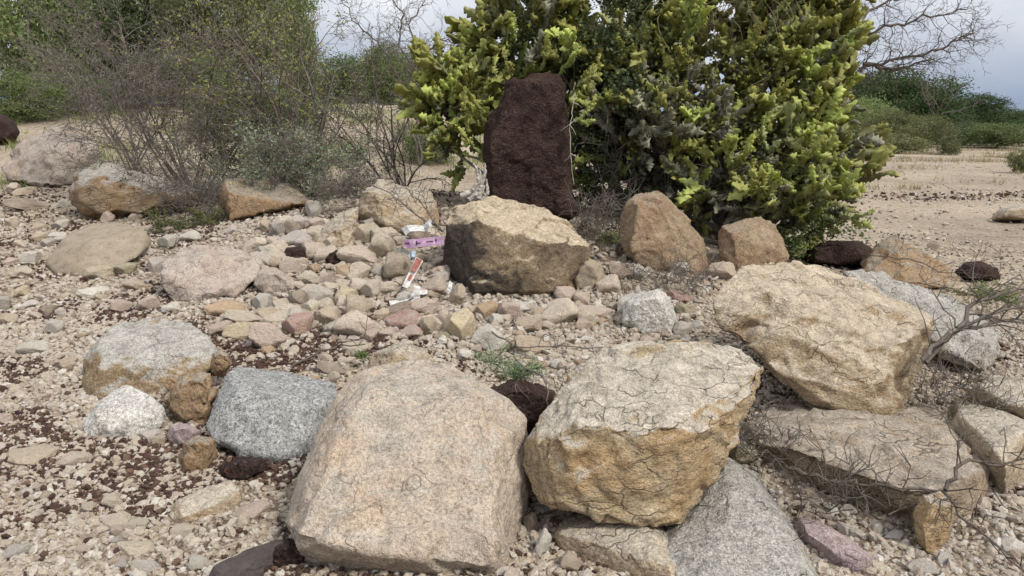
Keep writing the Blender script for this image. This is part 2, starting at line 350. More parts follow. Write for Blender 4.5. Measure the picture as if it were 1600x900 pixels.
# ------------------------------------------------------------------ boulders
def displace(me, size, amp=1.0, chip=1.0, layer=0.0, seed=0, pits=0.0):
    n = len(me.vertices); co = np.empty(n * 3, np.float32); no = np.empty(n * 3, np.float32)
    me.vertices.foreach_get('co', co); me.vertices.foreach_get('normal', no)
    co = co.reshape(-1, 3); no = no.reshape(-1, 3); out = co.copy()
    o = Vector((seed * 3.17, seed * 1.31, seed * 7.7)); ax = Vector((.25, .35, 1)).normalized()
    fr, vor, hsh = noise.fractal, noise.voronoi, noise.cell
    for i in range(n):
        p = Vector(co[i]); q = p / size
        w = noise.noise_vector(q * 2.6 + o) * .16 + noise.noise_vector(q * 9 + o) * .045
        d = .018 * size * noise.noise(q * 2.2 + o) + .011 * size * fr(q * 8 + o, .8, 2.1, 5)
        if chip:
            dist, pts = vor((q + w) * 2.3 + o); c = hsh(pts[0] * 13.7)
            e = dist[1] - dist[0]; d += chip * size * (.030 * (c - .5) * min(1, e / .05) - .014 * max(0, 1 - e / .035))
            dist, pts = vor((q + w) * 6.0 + o); c = hsh(pts[0] * 17.3)
            e = dist[1] - dist[0]; d += chip * size * (.014 * (c - .5) * min(1, e / .08) - .005 * max(0, 1 - e / .06))
        if layer:
            t = (p.dot(ax)) / size * 11 + 2.2 * noise.noise(q * 2.5 + o)
            d += layer * size * .016 * (abs((t % 1) - .5) * 2 - .5)
        if pits: d -= pits * size * (max(0, fr(q * 11 + o, .6, 2.2, 4)) * .045)
        out[i] = co[i] + no[i] * (d * amp)
    me.vertices.foreach_set('co', out.ravel()); me.update()

DG = bpy.context.evaluated_depsgraph_get
BN = 0; VERBOSE = 0
def hull_mesh(pts, vox, smooth=1):
    bm = bmesh.new()
    for p in pts: bm.verts.new(p)
    r = bmesh.ops.convex_hull(bm, input=bm.verts, use_existing_faces=False)
    bad = list({g for g in r['geom_interior'] + r['geom_unused'] if isinstance(g, bmesh.types.BMVert) and g.is_valid})
    if bad: bmesh.ops.delete(bm, geom=bad, context='VERTS')
    bmesh.ops.recalc_face_normals(bm, faces=bm.faces)
    me = bpy.data.meshes.new('rock'); bm.to_mesh(me); bm.free()
    t = bpy.data.objects.new('tmp', me); COL.objects.link(t)
    m = t.modifiers.new('r', 'REMESH'); m.mode = 'VOXEL'; m.voxel_size = vox; m.use_smooth_shade = True
    if smooth:
        k = t.modifiers.new('s', 'SMOOTH'); k.iterations = smooth; k.factor = .5
    res = bpy.data.meshes.new_from_object(t.evaluated_get(DG()))
    bpy.data.objects.remove(t); bpy.data.meshes.remove(me); return res

def boulder(name, label, mat, outline, inner=None, T=.6, d=None, res=46, amp=1.0, chip=1.0, layer=.0, cat='boulder', smooth=1, back=.72, pits=0, group=None):
    """outline / inner: corner points as the stone's own profile, (x, y[, t]) with t 0 front .. 1 back of its thickness T"""
    global BN; BN += 1
    lowest = max(outline, key=lambda p: p[1])
    Y0 = d if d else hit(lowest[0], lowest[1]).y
    if VERBOSE: print(label[:50], round(Y0, 2), round(hit(lowest[0], lowest[1]).y, 2))
    cx = sum(p[0] for p in outline) / len(outline); cy = sum(p[1] for p in outline) / len(outline)
    P = [at(p[0], p[1], Y0 + (p[2] if len(p) > 2 else .5) * T) for p in outline]
    if inner is None: inner = [(cx + (p[0] - cx) * .62, cy + (p[1] - cy) * .62, .06) for p in outline]
    P += [at(p[0], p[1], Y0 + p[2] * T) for p in inner]
    P += [at(cx + (p[0] - cx) * back, cy + (p[1] - cy) * back, Y0 + T) for p in outline]
    P = [p.copy() for p in P]
    lo = Vector(map(min, zip(*P))); hi = Vector(map(max, zip(*P)))
    size = ((hi.x - lo.x) * (hi.z - lo.z)) ** .5
    base = Vector(((lo.x + hi.x) / 2, (lo.y + hi.y) / 2, lo.z))
    me = hull_mesh([p - base for p in P], max(hi.x - lo.x, hi.z - lo.z) / res, smooth)
    displace(me, size, amp, chip, layer, BN, pits)
    me.polygons.foreach_set('use_smooth', np.ones(len(me.polygons), bool))
    me.name = name; me.materials.clear(); me.materials.append(M[mat])
    o = bpy.data.objects.new(name, me); COL.objects.link(o); o.location = base
    tag(o, label, cat, group); return o

def hit_h(px, py, h):
    """point where the ray passes h above the ground"""
    g = hit(px, py); d = ray(px, py); s1 = g.y / d.y; s0 = s1 * .4
    for _ in range(22):
        m = (s0 + s1) / 2; p = d * m
        if CAMZ + p.z <= G(p.x, p.y) + h: s1 = m
        else: s0 = m
    p = d * s1; return Vector((p.x, p.y, CAMZ + p.z))
def slab(label, mat, ring, tops, res=60, amp=.8, chip=.7, layer=.5, deep=.14, name='boulder', cat='boulder'):
    """a low ledge bedded in the ground: ring = where it meets the soil, tops = (x, y, height above the soil)"""
    global BN; BN += 1
    P = []
    for x, y in ring:
        h = hit(x, y); P += [h - Vector((0, 0, deep)), h + Vector((0, 0, .012))]
    P += [hit_h(*t) for t in tops]
    lo = Vector(map(min, zip(*P))); hi = Vector(map(max, zip(*P))); base = Vector(((lo.x + hi.x) / 2, (lo.y + hi.y) / 2, lo.z + deep))
    me = hull_mesh([p - base for p in P], (hi.x - lo.x) / res, 1); displace(me, (hi.x - lo.x) * .6, amp, chip, layer, BN)
    me.polygons.foreach_set('use_smooth', np.ones(len(me.polygons), bool)); me.materials.clear(); me.materials.append(M[mat]); me.name = name
    o = bpy.data.objects.new(name, me); COL.objects.link(o); o.location = base; tag(o, label, cat); return o
# standing slab
boulder('standing_slab', 'upright dark reddish brown pitted slab standing against the cactus', 'laterite',
        [(752, 330), (749, 235), (754, 192), (776, 165), (794, 124), (838, 113), (874, 115), (886, 136), (888, 180), (893, 230), (896, 290), (896, 345), (800, 350)],
        [(766, 335, 0), (764, 215, .05), (788, 158, .15), (815, 128, .18), (872, 130, .12), (884, 330, 0), (872, 200, .05)], T=.5, d=6.55, cat='standing stone', amp=1.0, chip=.8, pits=.5, res=80)
boulder('boulder', 'tan boulder with black streaked left face in front of the dark slab', 'stained',
        [(693, 350, .35), (700, 325), (735, 310), (770, 306, .8), (812, 308, .85), (850, 325, .8), (882, 340, .7), (905, 362), (926, 387, .4), (922, 408, .35), (905, 418, .3), (897, 450, .3), (870, 463, .2), (800, 472, .15), (735, 468, .15), (712, 452), (694, 415)],
        [(752, 345, .12), (742, 458, .02), (855, 378, .1), (905, 380, .2), (872, 452, .05), (760, 318, .55), (800, 400, 0)], T=.85, d=4.95, res=80, chip=.7)
boulder('boulder', 'long boulder, white on top and rusty orange below, beside the thorn bushes', 'orange',
        [(102, 292), (112, 265), (150, 252), (185, 257), (222, 277), (258, 288), (300, 292), (314, 310), (296, 330), (228, 347), (160, 348), (120, 337), (104, 312)],
        [(118, 288, .15), (160, 275, .12), (235, 300, .1), (285, 306, .15), (215, 338, .05), (135, 328, .08)], T=.9, layer=1)
boulder('boulder', 'smooth olive brown domed boulder sunk in the gravel below the long orange boulder', 'dome',
        [(68, 412, .3), (98, 372), (140, 348, .8), (190, 347, .8), (226, 358), (240, 380), (216, 402, .2), (172, 428, .05), (120, 436, .05), (85, 430, .15)],
        [(140, 385, .25), (190, 385, .3), (120, 415, .1)], T=1.1, amp=.35, chip=0, smooth=6)
boulder('boulder', 'big rough pinkish boulder at the far left under the grey thickets', 'pink',
        [(0, 262, .3), (14, 238), (45, 213), (92, 197, .8), (122, 200, .8), (158, 222), (160, 262), (130, 296, .2), (60, 296, .1), (14, 282, .15)],
        [(50, 235, .3), (78, 232, .15), (76, 290, .0), (125, 250, .2)], T=1.3, layer=.6)
boulder('boulder', 'dark grey rounded boulder cut off at the left edge', 'laterite',
        [(-50, 205), (-20, 180), (5, 178), (22, 188), (33, 208), (24, 224), (-20, 230)], T=.9, chip=.3, res=30)
boulder('boulder', 'brown flat topped boulder at the edge of the green undergrowth', 'brown',
        [(340, 302), (352, 281), (382, 277, .9), (430, 280, .95), (466, 290, .9), (488, 313, .6), (482, 322), (440, 331), (382, 346), (352, 351), (341, 332)],
        [(354, 298, .1), (360, 345, .05), (410, 312, .08), (470, 318, .2), (400, 335, .03)], T=.75, layer=.4)
boulder('boulder', 'pale streaked boulder leaning behind the lilac strip', 'buff',
        [(554, 322), (560, 295), (590, 281, .7), (630, 284, .8), (666, 290, .8), (683, 318), (690, 352), (662, 370, .2), (626, 372, .1), (588, 354, .2), (562, 345)],
        [(585, 300, .15), (600, 350, .02), (650, 345, .1), (560, 335, .3), (640, 300, .35)], T=.7, d=6.1, layer=1)
boulder('boulder', 'pale three sided rock leaning on the left of the streaked boulder', 'buff',
        [(468, 390, .3), (508, 350), (545, 325, .7), (561, 321, .7), (560, 350), (556, 392, .2), (505, 400, .1)],
        [(530, 352, .15), (545, 395, 0), (500, 385, .05)], T=.5, d=5.85, layer=.5)
boulder('boulder', 'broad flat pinkish grey boulder at the left of the rubble', 'pink',
        [(246, 424, .2), (265, 397), (292, 380, .8), (342, 380, .9), (390, 388, .8), (413, 405), (405, 432, .3), (370, 464, .1), (302, 478, .05), (270, 473, .1), (250, 445, .15)],
        [(290, 405, .35), (375, 405, .5), (310, 462, .02), (350, 450, .05)], T=.75, layer=.4)
boulder('boulder', 'flat wedge of pinkish rock split off the broad flat boulder', 'pink',
        [(393, 446, .2), (405, 420, .7), (432, 416, .8), (467, 440), (461, 457, .1), (420, 466, .05)], T=.4, layer=.4, res=30)
boulder('boulder', 'grey boulder with rough brown lower face in the left gravel', 'halfgrey',
        [(124, 605, .3), (130, 560, .4), (155, 525), (180, 500, .8), (240, 492, .95), (300, 500, .9), (330, 528, .7), (346, 550, .5), (337, 572, .35), (300, 605, .25), (262, 628, .1), (200, 632, .05), (150, 632, .08), (128, 624, .15)],
        [(158, 566, .2), (258, 572, .22), (146, 618, .06), (248, 622, .06), (190, 550, .32), (315, 555, .35), (225, 555, .3)], T=.75, chip=.7, res=56)
boulder('boulder', 'small white wedge shaped boulder in front of the grey and brown one', 'white',
        [(126, 668, .3), (135, 648), (152, 628), (190, 598, .8), (202, 597, .8), (226, 612, .7), (261, 630, .5), (263, 650, .4), (256, 667, .2), (226, 687, .05), (166, 692, .05), (135, 682, .1)],
        [(195, 622, .35), (240, 652, .15), (180, 672, .02), (150, 655, .15)], T=.38, chip=.8)
boulder('boulder', 'blue grey speckled block beside the biggest foreground boulder', 'blue',
        [(314, 668, .25), (334, 625, .4), (354, 576, .7), (370, 569, .85), (440, 577, .95), (527, 598, .9), (540, 650, .5), (490, 712, .2), (440, 730, .05), (380, 720, .05), (330, 695, .12)],
        [(362, 612, .35), (500, 632, .4), (350, 690, .05), (440, 715, .01), (420, 620, .33)], T=.6, chip=.6)
boulder('boulder', 'crumbling lump of yellowish grit between grey boulders', 'brown',
        [(256, 626, .2), (262, 590), (290, 577), (330, 580), (342, 602), (332, 642, .2), (312, 670, .1), (266, 664, .1)], T=.4, chip=1.6, amp=1.5, res=44)
boulder('boulder', 'tan angular rock wedged between grey boulder and blue grey block', 'brown',
        [(328, 575), (331, 552), (345, 545), (360, 552), (364, 570), (350, 590), (335, 588)], T=.16, res=26, d=3.75)
boulder('boulder', 'pale buff rock peeping over the back of the biggest foreground boulder', 'buff',
        [(560, 590), (578, 548), (620, 530), (655, 535), (680, 560), (690, 600), (600, 610)], [(620, 545, .2), (600, 580, .1), (650, 570, .1)], T=.5, d=3.6, res=36)
# biggest foreground boulder: one broad leaning face
boulder('boulder', 'biggest foreground boulder with one broad flat buff face', 'bigface',
        [(446, 815, .30), (462, 765, .40), (478, 715, .48), (500, 662, .58), (528, 608, .72), (566, 575, .85), (640, 554, .95), (700, 560, .95), (745, 585, .88), (795, 620, .78), (826, 655, .70), (832, 705, .62), (830, 770, .52), (828, 850, .42), (814, 892, .25), (760, 890, .0), (620, 870, .0), (520, 852, .0), (458, 838, .02)],
        [(575, 605, .60), (735, 625, .55), (478, 812, .06), (520, 690, .32), (780, 700, .34), (772, 868, .03), (640, 720, .26), (470, 880, .18), (640, 915, .18), (800, 915, .22)], T=.85, res=96, amp=.7, chip=.55, back=.8, d=2.19, smooth=4)
boulder('boulder', 'squarish cracked ochre boulder with grey top resting on flat slabs', 'ochre',
        [(811, 725, .35), (820, 682, .4), (850, 632, .5), (886, 585, .65), (926, 550, .8), (1000, 530, .92), (1050, 520, .97), (1110, 525, 1.0), (1160, 545, .9), (1204, 568, .75), (1200, 602, .6), (1182, 650, .5), (1152, 672, .45), (1130, 715, .35), (1092, 790, .22), (1070, 828, .12), (1010, 834, .08), (940, 822, .08), (880, 802, .12), (840, 787, .2), (820, 757, .28)],
        [(1150, 588, .55), (1106, 676, .12), (1056, 806, .07), (842, 690, .22), (905, 662, .12), (985, 684, .05), (1050, 664, .06), (880, 790, .08), (960, 815, .05), (1020, 822, .05), (1130, 640, .3)], T=.85, d=2.3, res=96, layer=.8, chip=1.2, amp=.85)
slab('smooth pale grey slab under the ochre boulder, sloping out of the frame', 'grey',
     [(1022, 856), (1040, 905), (1090, 960), (1285, 960), (1280, 905), (1248, 840), (1216, 790), (1176, 736), (1130, 712), (1070, 780)],
     [(1040, 862, .06), (1132, 730, .13), (1170, 742, .13), (1228, 830, .09), (1262, 905, .07), (1100, 890, .08), (1140, 800, .13), (1070, 940, .06)], res=90, layer=.3)
slab('low buff slab under the left corner of the ochre boulder', 'buff',
     [(862, 842), (885, 862), (930, 880), (1000, 905), (1060, 930), (1075, 880), (1030, 815), (930, 795), (880, 808)],
     [(874, 834, .06), (930, 848, .08), (1005, 876, .07), (1045, 885, .08), (1010, 825, .10), (930, 805, .09)], res=60)
boulder('boulder', 'large cream topped boulder with cracked tan front at right', 'rightbig',
        [(1106, 474, .45), (1125, 440, .55), (1160, 412, .7), (1200, 402, .8), (1242, 405, .9), (1292, 420, .95), (1352, 440, .95), (1420, 470, .9), (1463, 492, .8), (1460, 520, .65), (1442, 546, .5), (1440, 610, .35), (1421, 657, .2), (1350, 664, .1), (1280, 648, .1), (1214, 608, .15), (1178, 562, .25), (1112, 502, .4)],
        [(1178, 428, .55), (1250, 520, .2), (1345, 545, .12), (1435, 525, .3), (1300, 636, .04), (1400, 652, .05), (1350, 590, .03), (1222, 590, .12)], T=1.0, d=3.3, res=96, chip=1.15, layer=.5, amp=.85)
boulder('boulder', 'long grey slab tilted behind the cream topped boulder', 'grey',
        [(1318, 426, .7), (1360, 420, .85), (1430, 440, .9), (1500, 464, .9), (1546, 490, .8), (1577, 520, .6), (1573, 560, .35), (1540, 585, .15), (1490, 572, .15), (1450, 546, .25), (1400, 500, .4)],
        [(1480, 500, .35), (1540, 530, .2), (1520, 570, .06)], T=.9, d=4.0, chip=1.3, layer=.6, res=64)
slab('low brown ledge sloping out under the cream topped boulder', 'ledge',
     [(1140, 692), (1200, 724), (1300, 770), (1400, 806), (1480, 814), (1532, 790), (1558, 738), (1502, 660), (1440, 632), (1350, 636), (1260, 626), (1200, 622)],
     [(1168, 676, .07), (1230, 695, .15), (1320, 732, .17), (1420, 764, .18), (1490, 772, .15), (1532, 736, .15), (1490, 668, .16), (1400, 648, .14), (1280, 640, .13)], res=90, chip=1.0, layer=.8)
slab('buff block behind the low brown ledge at the right edge', 'buff',
     [(1470, 692), (1545, 748), (1575, 764), (1625, 725), (1615, 660), (1560, 632), (1490, 626)],
     [(1500, 650, .2), (1555, 702, .2), (1602, 672, .23), (1572, 738, .13), (1545, 650, .23)], res=56)
slab('layered tan rock at the right edge under the tilted grey slab', 'ochre',
     [(1498, 622), (1560, 658), (1645, 662), (1645, 600), (1545, 590)], [(1530, 602, .15), (1600, 588, .22), (1570, 632, .16), (1632, 642, .15)], res=50, layer=.9)
boulder('boulder', 'rusty brown pointed boulder under the cactus, right of the slab', 'rust',
        [(966, 352), (970, 320), (985, 304), (1026, 296, .7), (1046, 310, .7), (1076, 345, .6), (1099, 365), (1101, 400, .4), (1114, 440, .2), (1080, 446, .1), (990, 415, .1), (969, 388, .3)],
        [(995, 318, .2), (1035, 320, .25), (1060, 380, .08), (1085, 430, .02), (985, 395, .05)], T=.75, d=5.7, layer=.5)
boulder('boulder', 'brown blocky boulder half hidden under the right of the cactus', 'rust',
        [(1116, 372), (1125, 350), (1180, 335, .7), (1206, 340, .7), (1229, 375), (1237, 408, .3), (1200, 420, .1), (1150, 434, .05), (1124, 415, .2)],
        [(1145, 365, .1), (1155, 425, .0), (1215, 390, .2)], T=.6, layer=.3)
boulder('laterite_lump', 'broad dark brown crumbly lump under the right end of the cactus', 'laterite',
        [(1245, 405), (1262, 382), (1300, 374), (1345, 376), (1375, 395), (1365, 420), (1310, 424), (1260, 418)], T=.7, chip=.5, amp=1.4, cat='rock', res=34, pits=.6)
boulder('boulder', 'grey brown pyramid shaped rock beyond the tilted grey slab', 'brown',
        [(1342, 412), (1370, 381), (1402, 364, .6), (1432, 388, .7), (1504, 432, .6), (1502, 452, .3), (1410, 454, .05), (1350, 430, .1)],
        [(1400, 385, .3), (1432, 445, .05)], T=.8, layer=.3)
boulder('laterite_lump', 'dark brown crumbly lump beyond the thorny twigs at right', 'laterite',
        [(1488, 425), (1505, 408), (1535, 405), (1560, 418), (1565, 438), (1530, 446), (1500, 442)], T=.5, d=6.6, chip=.5, amp=1.4, cat='rock', res=30, pits=.6)
boulder('boulder', 'low sandy boulder out on the bare plain at the right edge', 'buff',
        [(1545, 345), (1560, 325), (1600, 318), (1640, 325), (1640, 350)], T=.9, res=26, chip=.4)
boulder('boulder', 'pale olive rock tucked against the right side of the black streaked boulder', 'dome',
        [(888, 440), (896, 412), (915, 400), (940, 412), (950, 440), (930, 465), (895, 462)], T=.35, d=5.15, res=28, amp=.5)
boulder('boulder', 'cream white boulder in front of the rusty pointed one', 'white',
        [(972, 505, .2), (974, 470), (1000, 455, .7), (1030, 450, .7), (1050, 465), (1058, 492), (1050, 520, .1), (1005, 524, .05)], T=.35, chip=.6, res=36)
boulder('boulder', 'upright tan pointed stone leaning on the low ledge at lower right', 'ochre',
        [(1424, 800), (1440, 772), (1470, 762), (1492, 790), (1488, 830), (1470, 866, .2), (1448, 876, .1), (1432, 850, .3)],
        [(1455, 785, .2), (1458, 870, .05), (1440, 830, .1)], T=.22, layer=.6, res=34)
slab('mauve log shaped stone lying in the lower right gravel', 'purple',
     [(1238, 826), (1262, 852), (1300, 878), (1335, 897), (1366, 892), (1366, 874), (1330, 848), (1280, 818), (1252, 810)],
     [(1250, 810, .055), (1290, 824, .065), (1340, 856, .065), (1358, 872, .055), (1300, 860, .055), (1262, 834, .055)], res=50, deep=.05)
slab('stubby log shaped tan stone lying in the left foreground gravel', 'buff',
     [(266, 800), (274, 818), (294, 822), (335, 808), (378, 788), (380, 768), (360, 758), (325, 766), (280, 784)],
     [(274, 782, .06), (330, 758, .07), (360, 751, .07), (376, 764, .06), (330, 792, .05), (285, 808, .05)], res=50, deep=.05)
boulder('boulder', 'tan lump of rock leaning on the front of the blue grey block', 'brown',
        [(275, 720), (285, 690), (310, 678), (338, 685), (340, 712), (320, 738, .1), (292, 742, .1)], T=.22, res=34)
boulder('boulder', 'small pinkish rock between the white wedge and blue grey block', 'purple',
        [(258, 685), (264, 664), (290, 660), (316, 672), (312, 698), (275, 706)], T=.2, res=30)
for lab, ol, T, d in (
        ('dark red crumbly lump under the blue grey block', [(330, 745), (345, 722), (380, 712), (415, 716), (424, 738), (395, 757), (345, 758)], .25, None),
        ('dark brown crumbly lump at the foot of the biggest boulder', [(412, 880), (420, 850), (450, 838), (482, 848), (492, 875), (470, 897), (425, 900)], .2, 2.3),
        ('large dark brown lump in the hollow between the two front boulders', [(745, 640), (760, 605), (800, 592), (845, 596), (875, 615), (872, 655), (820, 700), (770, 690)], .4, 3.15),  # dark filler added for the shade of the open hollow
        ('purplish brown round lump at the foot of the standing slab', [(860, 330), (868, 312), (885, 306), (905, 314), (912, 332), (890, 345), (868, 343)], .35, 6.25),
        ('squared dark brown block among the rubble, left', [(438, 400), (448, 386), (480, 385), (502, 392), (496, 410), (455, 410)], .25, 5.6),
        ('round dark pitted lump right of the squared dark block', [(503, 405), (512, 392), (528, 389), (538, 400), (532, 416), (512, 418)], .2, 5.5),
        ('black lump behind the standing white strip', [(608, 478), (616, 466), (640, 463), (655, 472), (648, 485), (620, 486)], .15, 4.85)):
    boulder('laterite_lump', lab, 'laterite', ol, T=T, d=d, chip=.5, amp=1.3, cat='rock', res=30, pits=.6)

# ------------------------------------------------------------------ cobbles: stones one can pick out of the rubble
def stone_protos(n):
    out = []
    for k in range(n):
        rnd = random.Random(100 + k); bm = bmesh.new(); bmesh.ops.create_icosphere(bm, subdivisions=4, radius=1)
        planes = []
        for _ in range(rnd.randint(10, 14)):
            v = Vector((rnd.gauss(0, 1), rnd.gauss(0, 1), rnd.gauss(0, 1))).normalized(); planes.append((v, rnd.uniform(.46, .82)))
        o = Vector((k * 5.1, k * 2.3, 1.7))
        for v in bm.verts:
            p = v.co
            for nrm, dd in planes:
                q = p.dot(nrm)
                if q > dd: p -= nrm * (q - dd) * .98
            v.co = p * (1 + .07 * noise.noise(p * 2.2 + o) + .085 * noise.fractal(p * 4.5 + o, .75, 2.1, 5))
        me = bpy.data.meshes.new('stone'); bm.to_mesh(me); bm.free()
        co = np.array([v.co for v in me.vertices]); ext = np.abs(co).max(0); co = co / ext
        me.vertices.foreach_set('co', co.astype(np.float32).ravel())
        me.polygons.foreach_set('use_smooth', np.ones(len(me.polygons), bool)); me.update()
        me.materials.append(M['cobble']); out.append(me)
    return out
PROT = stone_protos(16)
PAL = {'w': (.58, .54, .49), 'c': (.53, .455, .365), 't': (.44, .355, .265), 'y': (.52, .43, .29), 'o': (.40, .27, .165), 'p': (.47, .37, .315), 'r': (.36, .22, .19),
       'g': (.43, .40, .365), 'd': (.23, .18, .14), 'b': (.06, .034, .027), 'm': (.30, .27, .17)}
def stone(cx, cy, rx, ry, col, label, group=None, tilt=None, k=None):
    rnd = random.Random(int(cx * 31 + cy * 17))
    h = hit(cx, cy + ry * .75); s = 1 / ppm(h)
    mx, mz = rx * s, ry * s; my = min(mx, (mx + mz) * .5)
    c = at(cx, cy, h.y + my * .55)
    o = bpy.data.objects.new('stone', PROT[k if k is not None else rnd.randrange(16)]); COL.objects.link(o)
    o.location = c; o.scale = (mx * 1.12, my * 1.1, mz * 1.2); o.rotation_euler = (rnd.uniform(-.15, .15), R(tilt) if tilt is not None else rnd.uniform(-.25, .25), rnd.uniform(-.3, .3))
    b = PAL[col]; f = rnd.uniform(.88, 1.1); o.color = (b[0] * f, b[1] * f * rnd.uniform(.97, 1.03), b[2] * f, 1)
    tag(o, label, 'stone', group); return o
BIG = 'black streaked boulder'
